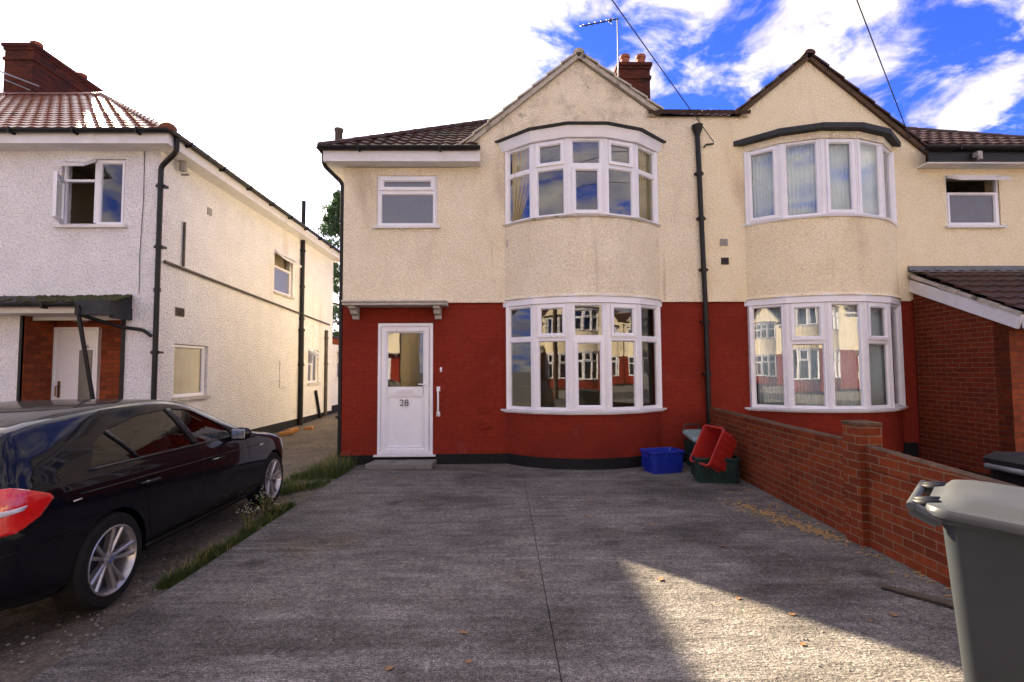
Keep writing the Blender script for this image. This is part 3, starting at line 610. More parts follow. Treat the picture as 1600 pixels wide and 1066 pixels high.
s = MB(); s.box(-2.21, YW - .055, .135, -1.16, YW + .05, .164); s.build('threshold', 'whitepaint', door, bevel=.004)
s = MB(); s.box(-2.2, YW - .017, 0, -1.17, YW + .0, .134); s.build('riser', 'plinth', h1)
room(h1, -2.3, -1.0, YW + .26, 12.5, .2, 2.6)
s = MB(); s.prism([(-2.25, 8.38), (-1.17, 8.36), (-1.14, YW - .02), (-2.18, YW - .02)], .0, .085); o = s.build('doorstep', 'step', None, bevel=.012); tag(o, 'low grey concrete slab step in front of the number 28 door', 'doorstep')
# canopy with two brackets
cn = MB()
prof = [(0, .0), (.36, .0), (.36, .035), (.40, .05), (.40, .075), (.0, .11)]
for zz_ in (2.67,):
    k = len(prof); v = [(x, YW - .02 - p[0], zz_ + p[1]) for x in (-2.66, -.95) for p in prof]; cn.add(v, [(i, (i + 1) % k, k + (i + 1) % k, k + i) for i in range(k)]); cn.add(v[:k], [tuple(range(k))]); cn.add(v[k:], [tuple(range(k))])
cano = cn.build('door_canopy', 'stone', h1, bevel=.006)
for x in (-2.52, -1.12):
    b = MB(); pr = [(0, 0), (.30, 0), (.30, -.04), (.2, -.07), (.17, -.12), (.07, -.15), (.05, -.20), (0, -.21)]; k = len(pr)
    v = [(xx, YW - .02 - p[0], 2.668 + p[1]) for xx in (x - .055, x + .055) for p in pr]; b.add(v, [(i, (i + 1) % k, k + (i + 1) % k, k + i) for i in range(k)]); b.slab([(-p[0], p[1]) for p in pr], [], (x + .055, YW - .02, 2.668), (0, 1, 0), (1, 0, 0), .11)
    b.build('bracket', 'stone', cano)
s = MB(); s.obox((-1.075, YW - .012, 1.6), (1, 0, 0), (0, 1, 0), (0, 0, 1), .017, .012, .04); bell = s.build('doorbell', 'upvc', h1, bevel=.004)
s = MB(); s.obox((-1.075, YW - .027, 1.585), (1, 0, 0), (0, 1, 0), (0, 0, 1), .008, .004, .012); s.build('button', 'amber', bell)
s = MB(); s.tube([(-1.12, YW, 1.27), (-1.12, YW - .06, 1.26), (-1.115, YW - .075, 1.05), (-1.12, YW - .06, .85), (-1.12, YW, .84)], .016, 8); s.obox((-1.12, YW - .006, 1.27), (1, 0, 0), (0, 1, 0), (0, 0, 1), .03, .006, .04); s.obox((-1.12, YW - .006, .845), (1, 0, 0), (0, 1, 0), (0, 0, 1), .03, .006, .04); s.build('grab_rail', 'upvc', h1)
vent(h1, -.355, .92, .2, .13, YW, 'red', 'red', 5); vent(h1, -.355, .65, .2, .13, YW, 'red', 'red', 5)
vent(h1, .125, 3.77, .13, .16, YW - .047, 'ventbrown', 'ventdark', 6); vent(h1, 2.63, 3.77, .09, .16, YW - .047, 'ventbrown', 'ventdark', 6)
# left eaves: fascia, soffit, gutter
s = MB(); s.box(-3.02, 8.52, 5.13, -.39, 8.545, 5.31); s.box(-3.04, 8.52, 5.13, -3.022, 17.4, 5.31); fa = s.build('fascia_board', 'whitepaint', h1)
s = MB(); s.box(-3.02, 8.546, 5.13, -.39, YW + .02, 5.145); s.box(-3.02, YW + .02, 5.13, XL1, 17.2, 5.145); s.build('soffit', 'whitepaint', h1)
gutter(h1, [(-3.1, 8.46, 5.36), (-.38, 8.46, 5.36)]); gutter(h1, [(-3.09, 8.45, 5.36), (-3.09, 17.4, 5.35)])
downpipe(h1, [(-3.06, 8.6, 5.32), (-3.06, 8.62, 5.10), (-2.80, YW + .03, 4.86), (-2.80, YW + .03, .03)], .036, collars=[(4.2, 1), (2.4, 1), (.8, 1)])
downpipe(h1, [(3.42, YW - .07, 5.66), (3.48, YW - .07, 2.8), (3.5, YW - .07, .1)], .042, collars=[(5.0, 1), (4.2, 1), (3.3, 1), (2.4, 1), (1.5, 1)])
s = MB(); s.lathe([(.04, 0), (.05, .06), (.09, .16), (.10, .22), (.085, .22), (.05, .1)], (3.42, YW - .075, 5.64), n=10); s.build('hopper', 'blackpipe', h1)
# roof of the left half
def hipclip(cx, cy, sgn, far=False):      # plane through the 45 degree hip
    return (Vector((cx, cy, 0)), Vector((sgn, -1 if not far else 1, 0)))
slope_v = Vector((0, RY - EY, RZ - EZ)); HX = RY - EY
HLx = -3.08; RLx = HLx + HX
rf = MB()
HC1 = (Vector((HLx, EY, 0)), Vector((-1, 1, 0)))
t = tiled((HLx, EY, EZ + .02), (-.44, EY, EZ + .02), slope_v, slope_v.length, [HC1])
t2 = tiled((-.44, EY, EZ + .02), (3.5, EY, EZ + .02), slope_v, slope_v.length, [HC1, (Vector((0, YW + .1, 0)), Vector((0, -1, 0)))])
t.add(t2.v, t2.f); rfo = t.build('roof', 'tiles', h1)
t = tiled((HLx, 17.4, EZ + .02), (HLx, EY, EZ + .02), (HX, 0, RZ - EZ), slope_v.length, [(Vector((HLx, EY, 0)), Vector((1, -1, 0))), (Vector((HLx, 17.4, 0)), Vector((1, 1, 0)))])
t.build('hip_slope', 'tiles', h1)
t = MB(); t.add([(HLx, 17.4, EZ), (3.5, 17.4, EZ), (3.5, RY, RZ), (RLx, RY, RZ)], [(0, 1, 2, 3)]); t.build('back_slope', 'tiles', h1)
s = MB(); ridge_tiles(s, (HLx, EY, EZ + .06), (RLx, RY, RZ + .05), .10); ridge_tiles(s, (RLx, RY, RZ + .03), (3.5, RY, RZ + .03), .10); s.build('ridge_tiles', 'tiles', h1)
# raised strip between the gables
t = tiled((2.55, YW - .09, 6.07), (3.5, YW - .09, 6.07), (0, RY - YW + .1, RZ - 6.02), 4.7, [], h=.035); t.build('middle_roof', 'tiles', h1)
gable_roof(h1, (1.346, 7.09), (-.75, 5.38), (2.74, 6.07), YW - .06, 11.4)
verge(h1, [(-.70, 5.42), (1.346, 7.09)], YW - .045, tile='mortar'); verge(h1, [(2.76, 6.06), (1.346, 7.09)], YW - .045, tile='mortar')
s = MB(); ridge_tiles(s, (1.346, YW - .10, 7.19), (1.346, 11.3, 7.19), .10); s.build('gable_ridge', 'mortar', h1)
# chimney
def chimney(house, x0, x1, y0, y1, zb, zt, pots, m='chimbrick', potr=.12, poth=.28, pot_taper=1):
    s = MB(); s.box(x0, y0, zb, x1, y1, zt - .42); s.box(x0 - .03, y0 - .03, zt - .42, x1 + .03, y1 + .03, zt - .34); s.box(x0, y0, zt - .34, x1, y1, zt - .16); s.box(x0 - .025, y0 - .025, zt - .16, x1 + .025, y1 + .025, zt - .08); s.box(x0 - .055, y0 - .055, zt - .08, x1 + .055, y1 + .055, zt)
    c = s.build('chimney', m, house)
    for (x, y) in pots:
        p = MB(); p.lathe([(potr*.95, 0), (potr*.9, poth*.7), (potr*1.05, poth*.72), (potr*1.12, poth*.85), (potr*1.05, poth), (potr*.85, poth), (potr*.8, .05)], (x, y, zt - .005), n=16); p.build('chimney_pot', 'terracotta', c)
    return c
ch = chimney(h1, 2.97, 3.76, 12.6, 13.3, 7.3, 9.38, [(3.16, 12.75), (3.57, 12.75), (3.16, 13.13), (3.57, 13.13)])
s = MB(); s.box(2.93, 12.54, 7.9, 2.969, 13.36, 8.15); s.build('flashing', 'lead', ch)
# TV aerial strapped to the chimney
ae = thing('tv_aerial', (2.93, 12.52, 8.3), 'thin TV aerial with a toothed boom on a mast beside the brick chimney', 'aerial')
s = MB(); s.tube([(2.93, 12.5, 8.2), (2.93, 12.5, 10.5)], .016, 8); s.build('mast', 'alu', ae)
A_ = Vector((2.96, 12.48, 10.47)); B_ = Vector((1.97, 12.3, 10.14)); s = MB(); s.tube([A_, B_], .016, 6); s.build('boom', 'wire', ae)
s = MB()
for i in range(13):
    p = B_.lerp(A_, i/13 + .02); hgt = .07 + .03*(i % 2); s.tube([p + Vector((.03, -.10, -hgt)), p + Vector((-.03, .10, hgt))], .009, 5)
for q in (-.16, .16): s.tube([A_.lerp(B_, .14) + Vector((0, 0, q)), A_.lerp(B_, .2) + Vector((0, .1, 0))], .008, 5)
s.obox(A_.lerp(B_, .23), (1, 0, .3), (0, 1, 0), (0, 0, 1), .04, .03, .03); s.build('element', 'wire', ae)
# cable hook, little pipes on the facade
s = MB(); s.tube([(3.72, YW - .03, 5.55), (3.58, YW - .05, 5.53), (3.54, YW - .03, 5.48)], .014, 6); s.build('cable_hook', 'blackpipe', h1)
# vent pipe behind the left eaves
s = MB(); s.lathe([(.07, 0), (.07, .6), (.085, .62), (.085, .66), (.06, .66)], (-3.0, 9.2, 5.35), n=12); s.build('vent_pipe', 'greypipe', h1)

# ---------- neighbour's half
h2 = thing('house', (7., 8.8, 0), 'cream and dark red semi-detached house with brick side porch, right of the centre drainpipe', 'house', 'houses of the street')
CX2 = 5.57; XR = 10.4
up = MB()
hu2 = [rect(CX2 - 1.27, CX2 + 1.27, 4.1, 5.38), rect(7.83, 8.80, 4.07, 4.98)]
up.slab([(3.502, 2.772), (XR, 2.772), (XR, 5.12), (7.5, 5.12), (7.5, 5.36), (5.452, 7.07), (4.2, 6.05), (3.502, 6.05)], hu2, (0, YW - .024, 0), (1, 0, 0), (0, -1, 0), .27); up.build('upper_wall', 'cream2', h2)
lo = MB(); lo.slab([(3.502, 0), (XR, 0), (XR, 2.77), (3.502, 2.77)], [rect(CX2 - 1.27, CX2 + 1.27, .9, 2.66)], (0, YW - .002, 0), (1, 0, 0), (0, -1, 0), .25); lo.build('lower_wall', 'red', h2)
for a, b in ((3.503, CX2 - 1.35), (CX2 + 1.35, 7.1)): bc = MB(); bc.bar((a, YW - .03, 2.762), (b, YW - .03, 2.762), .03, .03); bc.build('drip_edge', 'cream2', h2)
s = MB(); s.box(3.501, YW - .02, 0, CX2 - 1.31, YW - .002, .19); s.box(CX2 + 1.31, YW - .02, 0, 7.13, YW - .002, .3); s.build('plinth', 'plinth', h2)  # taller right piece is a black band painting in shadowed ground by the porch
fl = MB(); fl.box(XR - .25, YW + .26, 0, XR, 17.2, 5.1); fl.build('side_wall', 'cream2', h2)
bk = MB(); bk.box(3.5, 17.0, 0, XR - .26, 17.2, 5.1); bk.build('back_wall', 'cream2', h2)
rg2 = [[(.927, 2.663, 'f')], [(.927, 2.02, 'f'), (2.022, 2.663, 's')], [(.927, 2.663, 'f')], [(.927, 2.02, 'f'), (2.022, 2.663, 's')], [(.927, 2.663, 'f')]]
ru2 = [[(4.102, 5.383, 's')], [(4.102, 5.383, 'f')], [(4.102, 5.383, 's')], [(4.102, 5.383, 'f')], [(4.102, 5.383, 'f')]]
bay(h2, CX2, rg2, ru2, 'glass2', 'glass2', side=-1, fascia_white=False)
# right flat window with its top light pushed open
pl = Plane((7.84, YW + .01), (8.79, YW + .01)); b = MB(); ring(b, pl, 0, pl.w, 4.08, 4.97, .035, -.04, .012); w = b.build('window', 'upvc', h2); w['label'] = 'window with its top light pushed open'
f_ = lights(pl, .03, pl.w - .03, [(4.10, 4.68, 'f')], w, 'frost2'); f_.build('frame', 'upvc', w)
s = MB(); s.box(7.79, YW - .08, 4.035, 8.84, YW + .02, 4.078); s.build('sill', 'whitepaint', w)
def open_top(house_w, pl, u0, u1, ztop, h, ang, gm):
    """top hung sash swung outwards"""
    class P2:
        w = pl.w; u = pl.u
        def P(s, a, z, d): zz = (z - ztop); return pl.P(a, ztop + zz*cos(ang) + d*sin(ang)*1, .02 - zz*sin(ang) + d*cos(ang))
    q = P2(); sb = MB(); ring(sb, q, u0, u1, ztop - h, ztop, .05, .0, .045); o = sb.build('open_sash', 'upvc', house_w)
    g_ = MB(); g_.add([q.P(u0 + .04, ztop - h + .04, .012), q.P(u1 - .04, ztop - h + .04, .012), q.P(u1 - .04, ztop - .04, .012), q.P(u0 + .04, ztop - .04, .012)], [(0, 1, 2, 3)]); g_.build('pane', gm, house_w, fixn=False)
open_top(w, pl, .03, pl.w - .03, 4.95, .30, radians(62), 'frost2')
room(h2, 7.6, 9.1, YW + .26, 11, 3.4, 5.1)
vent(h2, 3.85, 3.79, .13, .12, YW - .026, 'ventgrey', 'ventgrey', 5); vent(h2, 3.86, 3.46, .13, .12, YW - .026, 'ventdark', 'ventdark', 5)
# eaves on the right
s = MB(); s.box(7.32, 8.50, 5.13, 10.7, 8.525, 5.30); s.build('fascia_board', 'blackpipe', h2)
s = MB(); s.box(7.32, 8.526, 5.10, 10.7, YW + .02, 5.128); s.build('soffit', 'whitepaint', h2)
gutter(h2, [(7.20, 8.45, 5.37), (10.75, 8.45, 5.36)], .07)
hc = (Vector((10.75, EY, 0)), Vector((RY - EY, 10.75 - 5.15, 0)).normalized())
t = tiled((7.5, EY, EZ + .02), (10.75, EY, EZ + .02), slope_v, slope_v.length, [hc])
t2 = tiled((3.5, EY, EZ + .02), (7.5, EY, EZ + .02), slope_v, slope_v.length, [hc, (Vector((0, YW + .1, 0)), Vector((0, -1, 0)))]); t.add(t2.v, t2.f)
t.build('roof', 'tiles', h2)
t = MB(); t.add([(10.75, EY, EZ), (10.75, 17.4, EZ), (5.15, RY, RZ)], [(0, 1, 2)]); t.add([(3.5, 17.4, EZ), (10.75, 17.4, EZ), (5.15, RY, RZ), (3.5, RY, RZ)], [(0, 1, 2, 3)]); t.build('back_slope', 'tiles', h2)
s = MB(); ridge_tiles(s, (10.75, EY, EZ + .05), (5.15, RY, RZ + .03), .10); ridge_tiles(s, (3.5, RY, RZ + .03), (5.15, RY, RZ + .03), .10); s.build('ridge_tiles', 'tiles', h2)
t = tiled((3.5, YW - .09, 6.07), (4.35, YW - .09, 6.07), (0, RY - YW + .1, RZ - 6.02), 4.7, [], h=.035); t.build('middle_roof', 'tiles', h2)
gable_roof(h2, (5.452, 7.08), (4.18, 6.07), (7.54, 5.32), YW - .06, 11.4)
verge(h2, [(4.16, 6.04), (5.452, 7.08)], YW - .04, 'timber'); verge(h2, [(7.56, 5.30), (5.452, 7.08)], YW - .04, 'timber')
s = MB(); ridge_tiles(s, (5.452, YW - .10, 7.19), (5.452, 11.3, 7.19), .10); s.build('gable_ridge', 'tiles', h2)
# small flood lamp under the eaves
s = MB(); s.obox((8.12, 8.44, 5.22), (1, 0, 0), (0, 1, 0), (0, 0, 1), .04, .05, .045); s.lathe([(.03, 0), (.045, -.05), (.0, -.06)], (8.12, 8.40, 5.17), n=10); s.build('flood_lamp', 'ventgrey', h2)
# brick porch extension projecting towards the street, lean-to roof
EX = 7.15; EYF = 7.12
s = MB(); s.slab([(EYF, 0), (YW - .03, 0), (YW - .03, 3.04), (EYF, 2.30)], [], (EX, 0, 0), (0, 1, 0), (-1, 0, 0), .22); s.build('porch_side_wall', 'brickext', h2)
s = MB(); s.slab([(EX + .0, 0), (XR, 0), (XR, 2.30), (EX, 2.30)], [rect(8.1, 9.2, .1, 2.1)], (0, EYF - .002, 0), (1, 0, 0), (0, -1, 0), .22); s.build('porch_front_wall', 'brick', h2)
s = MB(); s.bar((EX - .045, YW - .03, 3.02), (EX - .045, EYF - .22, 2.21), .045, .20); s.build('bargeboard', 'whitepaint', h2)
s = MB(); s.box(EX - .02, EYF - .24, 2.12, XR + .2, EYF - .215, 2.30); s.build('porch_fascia', 'whitepaint', h2)
upv = Vector((0, (YW - .03) - (EYF - .25), 3.29 - 2.36)); t = tiled((EX - .06, EYF - .25, 2.34), (XR + .2, EYF - .25, 2.34), upv, upv.length); t.build('porch_roof', 'tiles', h2)
s = MB()
for i in range(6):
    q0 = Vector((EX - .055, EYF - .25, 2.315)).lerp(Vector((EX - .055, YW - .03, 3.20)), i/6); q1 = Vector((EX - .055, EYF - .25, 2.315)).lerp(Vector((EX - .055, YW - .03, 3.20)), (i + .96)/6); s.bar(q0, q1, .06, .045 + .012*(i % 2))
s.build('verge_mortar', 'chips' if False else 'mortar', h2)
s = MB(); s.box(EX - .07, YW - .055, 3.26, XR, YW - .025, 3.36); s.bar((EX - .07, YW - .10, 3.268), (XR, YW - .10, 3.268), .16, .012, up=(0, -.45, 1)); s.build('lead_flashing', 'lead', h2)

# opposite side of the street: seen mirrored in the panes
def copy_tree(o, parent=None):
    c = o.copy(); COL.objects.link(c); c.parent = parent
    for ch_ in list(o.children): copy_tree(ch_, c)
    return c

# ================================================================ WHITE HOUSE on the left
h3 = thing('house', (-7.6, 8.3, 0), 'white roughcast house across the alley with brick porch recess and open upstairs window', 'house', 'houses of the street')
YF, XS, YB = 8.3, -5.6, 16.8
s = MB(); s.slab([(-16, -.1), (XS, -.1), (XS, 5.2), (-16, 5.2)], [rect(-7.7, -6.13, -.05, 2.62), rect(-7.19, -6.16, 3.97, 5.07)], (0, YF, 0), (1, 0, 0), (0, -1, 0), .2); s.build('front_wall', 'white_rough', h3)
s = MB(); s.slab([(YF + .201, -.1), (YB, -.1), (YB, 5.2), (YF + .201, 5.2)], [rect(8.78, 9.78, 1.13, 2.07), rect(12.5, 13.6, 3.52, 4.58), rect(14.75, 15.6, 1.22, 2.2)], (XS, 0, 0), (0, 1, 0), (1, 0, 0), .2); s.build('side_wall', 'white_side', h3)
s = MB(); s.box(-16, YB - .2, 0, XS - .201, YB - .002, 5.2); s.build('back_wall', 'white_side', h3)
s = MB(); s.box(XS - .2, YB, -.1, XS - .02, 22, 2.45); s.build('rear_extension', 'white_side', h3)
s = MB(); s.box(XS - .2, YB + .002, 2.451, XS - .022, 22, 2.66); s.build('brick_course', 'brick', h3)
s = MB(); s.box(XS - .25, YB - .001, 2.661, XS + .08, 22, 2.72); s.build('extension_edge', 'felt', h3)
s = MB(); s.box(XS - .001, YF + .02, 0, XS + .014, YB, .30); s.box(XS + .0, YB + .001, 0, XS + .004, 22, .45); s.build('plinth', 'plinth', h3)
# recess
s = MB(); s.box(-7.95, 8.9, -.05, -7.68, 8.95, 2.62) if False else None; s.slab([(-7.72, -.05), (-5.9, -.05), (-5.9, 2.62), (-7.72, 2.62)], [rect(-7.69, -6.92, .05, 2.36)], (0, 8.9, 0), (1, 0, 0), (0, -1, 0), .1); s.slab([(YF + .03, -.05), (8.899, -.05), (8.899, 2.62), (YF + .03, 2.62)], [], (-7.685, 0, 0), (0, 1, 0), (1, 0, 0), .1); s.slab([(YF + .03, -.05), (8.899, -.05), (8.899, 2.62), (YF + .03, 2.62)], [], (-6.145, 0, 0), (0, 1, 0), (-1, 0, 0), .1)
s.build('porch_brick', 'brick', h3)
s = MB(); s.box(-7.7, YF + .03, 2.50, -6.13, 8.9, 2.53); s.box(-7.7, YF + .15, 2.44, -6.13, YF + .17, 2.499); s.build('porch_ceiling', 'whitepaint', h3)
s = MB(); s.lathe([(0, -.08), (.09, -.07), (.14, -.03), (.15, 0)], (-7.05, 8.6, 2.50), n=18); s.build('porch_lamp', 'ventgrey', h3)
s = MB(); s.box(-7.74, YF - .012, -.1, -7.70, YF + .03, 2.6); s.build('porch_edge', 'blackpipe', h3); s = MB(); s.box(-6.13, YF - .02, -.1, -6.07, YF + .02, 2.62); s.build('porch_edge', 'blackpipe', h3)
pl = Plane((-7.69, 8.88), (-6.93, 8.88)); s = MB(); ring(s, pl, 0, pl.w, .05, 2.36, .06, -.03, .03); dr2 = s.build('front_door', 'upvc', h3)
s = MB(); s.obox(pl.P(pl.w/2, 1.19, -.005), pl.u, pl.n, (0, 0, 1), pl.w/2 - .055, .018, 1.10); s.build('door_leaf', 'upvc', dr2)
s = MB(); s.obox(pl.P(.55, 1.15, .016), pl.u, pl.n, (0, 0, 1), .11, .004, .82); s.build('pane', 'frost2', dr2)
s = MB(); s.obox(pl.P(.12, 1.30, .018), pl.u, pl.n, (0, 0, 1), .02, .006, .14); s.tube([pl.P(.12, 1.36, .03), pl.P(.10, 1.36, .06), pl.P(.10, 1.2, .06), pl.P(.12, 1.18, .03)], .012, 8); s.build('handle', 'brass', dr2)
s = MB(); s.lathe([(.0, 0), (.016, 0), (.016, -.006)], pl.P(.10, .92, .014), n=12); s.build('lock', 'ink', dr2)
text_obj('26', .10, 'ink', dr2, Matrix.Translation(pl.P(.55, 2.0, .016) - worldloc(dr2)) @ RX)
# long porch canopy with mossy top and gutter
s = MB(); s.box(-16, 7.92, 2.50, -6.02, YF - .001, 2.60); s.build('canopy_soffit', 'whitepaint', h3)
s = MB(); s.box(-16, 7.90, 2.52, -6.5, 7.918, 2.64); s.build('canopy_fascia', 'whitepaint', h3)
s = MB(); s.add([(-16, 7.84, 2.66), (-5.98, 7.84, 2.66), (-5.98, YF, 2.82), (-16, YF, 2.82), (-16, 7.84, 2.60), (-5.98, 7.84, 2.60), (-5.98, YF, 2.62), (-16, YF, 2.62)], [(0, 1, 2, 3), (4, 5, 6, 7), (0, 1, 5, 4), (1, 2, 6, 5), (0, 3, 7, 4)]); s.box(-6.48, 7.80, 2.46, -5.96, 7.90, 2.68); s.box(-6.04, 7.91, 2.42, -5.97, YF, 2.61); s.build('canopy_roof', 'felt', h3)
s = MB()
for i in range(420):
    x = -5.95 - abs(rnd.gauss(0, .8)); y = rnd.uniform(7.82, 8.28); z = 2.66 + (y - 7.84)*.35; q = rnd.uniform(.015, .04)
    s.lathe([(0, -.01), (q, 0), (q*.7, q*.6), (0, q*.9)], (x, y, z), n=5)
s.build('moss', 'moss', h3)
gutter(h3, [(-16, 7.79, 2.63), (-6.45, 7.79, 2.63)], .05)
# upstairs front window, side light and top light open
pl = Plane((-7.18, YF + .05), (-6.17, YF + .05)); b = MB(); ring(b, pl, 0, pl.w, 3.975, 5.065, .04, -.04, .012); b.obox(pl.P(.53, 4.52, -.01), pl.u, pl.n, (0, 0, 1), .025, .03, .50); b.obox(pl.P(.27, 4.72, -.01), pl.u, pl.n, (0, 0, 1), .232, .03, .02); w = b.build('window', 'upvc', h3); w['label'] = 'upstairs window with its side light and top light open'
f_ = lights(pl, .55, pl.w - .03, [(3.99, 5.05, 'f')], w, 'glass'); f_.build('frame', 'upvc', w)
open_top(w, pl, .03, .52, 5.04, .31, radians(55), 'glass')
a_ = radians(-62); pu = Vector((cos(a_), sin(a_), 0)); p0 = pl.P(.035, 0, .02); 
plo = Plane((p0.x, p0.y), (p0.x + pu.x*.47, p0.y + pu.y*.47)); sb = MB(); ring(sb, plo, 0, .47, 4.0, 4.71, .055, 0, .045); q_ = sb.build('open_sash', 'upvc', w)
g_ = MB(); g_.add([plo.P(.045, 4.045, .01), plo.P(.425, 4.045, .01), plo.P(.425, 4.665, .01), plo.P(.045, 4.665, .01)], [(0, 1, 2, 3)]); g_.build('pane', 'glass', w, fixn=False)
s = MB(); s.box(-7.24, YF - .06, 3.925, -6.10, YF + .05, 3.968); s.build('sill', 'whitepaint', w)
room(h3, -7.6, -5.85, YF + .21, 11, 3.3, 5.15)
# side windows
def side_window(y0, y1, z0, z1, rows, gm, openh=None, label=None, two=False):
    pl = Plane((XS - .06, y0), (XS - .06, y1)); b = MB(); ring(b, pl, 0, pl.w, z0, z1, .04, -.04, .012); w = b.build('window', 'upvc', h3)
    if label: w['label'] = label
    if two:
        f_ = MB()
        for u0, u1, rr in two: k_ = lights(pl, u0, u1, rr, w, gm); f_.add(k_.v, k_.f)
    else: f_ = lights(pl, .03, pl.w - .03, rows, w, gm)
    f_.build('frame', 'upvc', w); s = MB(); s.box(XS - .05, y0 - .04, z0 - .05, XS + .05, y1 + .04, z0 - .004); s.build('sill', 'stone', w); return pl, w
side_window(8.79, 9.77, 1.14, 2.06, [(1.15, 2.05, 'f')], 'brownglass', label='obscured ground floor side window')
pl, w = side_window(12.51, 13.59, 3.53, 4.57, [(3.55, 4.2, 'f')], 'frost'); open_top(w, pl, .03, pl.w - .03, 4.55, .35, radians(50), 'frost2')
pl, w = side_window(14.76, 15.59, 1.23, 2.19, None, 'frost2', two=[(.03, .41, [(1.25, 1.8, 'f')]), (.43, .80, [(1.25, 2.17, 'f')])]); open_top(w, pl, .03, .41, 2.17, .36, radians(55), 'frost')
pl = Plane((XS + .0, 17.2), (XS + .0, 18.0)); b = MB(); ring(b, pl, 0, pl.w, 1.3, 2.25, .05, -.04, .02); w = b.build('window', 'upvc', h3); f_ = lights(pl, .03, .77, [(1.32, 1.9, 'f')], w, 'frost2'); f_.build('frame', 'upvc', w); open_top(w, pl, .03, .77, 2.23, .32, radians(55), 'frost')
room(h3, -8.5, XS - .21, 12.3, 14, 3.3, 4.9)
# eaves
ex, ey = -5.30, 8.0
s = MB(); s.box(-16, ey, 5.20, ex, ey + .022, 5.37); s.box(ex - .022, ey + .023, 5.20, ex, 17.1, 5.37); s.build('fascia_board', 'whitepaint', h3)
s = MB(); s.box(-16, ey + .023, 5.20, ex - .023, YF + .05, 5.215); s.box(XS - .05, YF + .051, 5.20, ex - .023, 17.1, 5.215); s.build('soffit', 'whitepaint', h3)
gutter(h3, [(-16, ey - .06, 5.40), (ex + .06, ey - .06, 5.40)]); gutter(h3, [(ex + .06, ey - .06, 5.40), (ex + .06, 17.1, 5.40)])
downpipe(h3, [(ex + .04, ey + .16, 5.36), (ex + .03, ey + .18, 5.14), (XS + .05, YF - .06, 4.92), (XS + .05, YF - .06, 0)], .04, collars=[(4.6, 1), (3.6, 1), (2.9, 0), (1.9, 1), (1.0, 1)])
downpipe(h3, [(-6.42, 7.78, 2.60), (-6.40, 7.80, 2.46), (-6.05, 8.16, 2.30), (-5.75, YF - .06, 2.26), (XS - .02, YF - .06, 2.16)], .028)
downpipe(h3, [(-6.42, 7.80, 2.56), (-6.42, 7.82, 2.4), (-6.17, 8.10, .1)], .03)
downpipe(h3, [(XS + .06, 14.1, 6.3), (XS + .06, 14.1, .05)], .055, collars=[(4.9, 0), (3.9, 0), (3.0, 0), (1.8, 0)])
downpipe(h3, [(XS + .06, 14.1, 2.75), (XS + .06, 14.1, .06)], .068, collars=[(2.7, 0), (1.75, 0)])
downpipe(h3, [(XS + .05, 16.1, 2.85), (XS + .05, 16.1, .1)], .05, m='greypipe', collars=[(2.6, 0), (1.8, 0)])
downpipe(h3, [(XS + .05, 15.25, 1.0), (XS + .05, 15.65, .15)], .04)
downpipe(h3, [(XS + .035, 8.42, 3.40), (XS + .035, 16.4, 3.05)], .024, m='greypipe'); downpipe(h3, [(XS + .03, 8.92, 4.2), (XS + .03, 8.92, 3.42)], .022, m='greypipe')
vent(h3, XS, 2.62, .24, .15, 8.9, 'ventbrown', 'ventdark', 5, nrm=(1, 0, 0)); vent(h3, XS, 4.63, .14, .14, 9.7, 'ventgrey', 'ventgrey', 2, nrm=(1, 0, 0))
s = MB(); s.obox((XS + .008, 13.1, 1.5), (0, 1, 0), (1, 0, 0), (0, 0, 1), .22, .012, .34); s.build('meter_cover', 'white_side', h3, bevel=.004)
s = MB(); s.tube([(XS, 8.85, 5.02), (XS + .12, 8.85, 5.02)], .02, 8); s.lathe([(.02, 0), (.06, .02), (.06, .22), (.0, .23)], (XS + .1, 8.72, 5.02), n=10); s.build('flood_lamp', 'ventgrey', h3)
s = MB(); s.tube([(-5.86, YF - .01, 5.2), (-5.85, YF - .012, 4.4), (-5.88, YF - .01, 3.5), (-5.87, YF - .01, 2.85)], .005, 5); s.build('wall_cable', 'wire', h3)
# roof
EZ3 = 5.40; RY3 = 12.55; RZ3 = 8.42; hx = RY3 - ey; up3 = Vector((0, hx, RZ3 - EZ3))
t = tiled((-16, ey, EZ3 + .02), (ex, ey, EZ3 + .02), up3, up3.length, [(Vector((ex, ey, 0)), Vector((1, 1, 0)))]); t.build('roof', 'tiles_red', h3)
t = tiled((ex, ey, EZ3 + .02), (ex, 17.1, EZ3 + .02), (-hx, 0, RZ3 - EZ3), up3.length, [(Vector((ex, ey, 0)), Vector((-1, -1, 0))), (Vector((ex, 17.1, 0)), Vector((-1, 1, 0)))]); t.build('hip_slope', 'tiles_red', h3)
t = MB(); t.add([(-16, 17.1, EZ3), (ex, 17.1, EZ3), (ex - hx, RY3, RZ3), (-16, RY3, RZ3)], [(0, 1, 2, 3)]); t.build('back_slope', 'tiles_red', h3)
s = MB(); ridge_tiles(s, (ex, ey, EZ3 + .06), (ex - hx, RY3, RZ3 + .05), .13); ridge_tiles(s, (ex - hx, RY3, RZ3 + .04), (-16, RY3, RZ3 + .04), .12); s.build('ridge_tiles', 'tiles_red', h3)
chimney(h3, -12.35, -11.65, 12.5, 14.65, 7.2, 9.75, [(-11.95, 12.9), (-11.95, 14.3)])
s = MB(); s.tube([(-12.45, 12.3, 9.0), (-11.3, 12.3, 8.55)], .02, 6); s.tube([(-12.45, 12.3, 8.85), (-11.5, 12.3, 8.45)], .014, 6); s.build('chimney_stay', 'alu', h3)

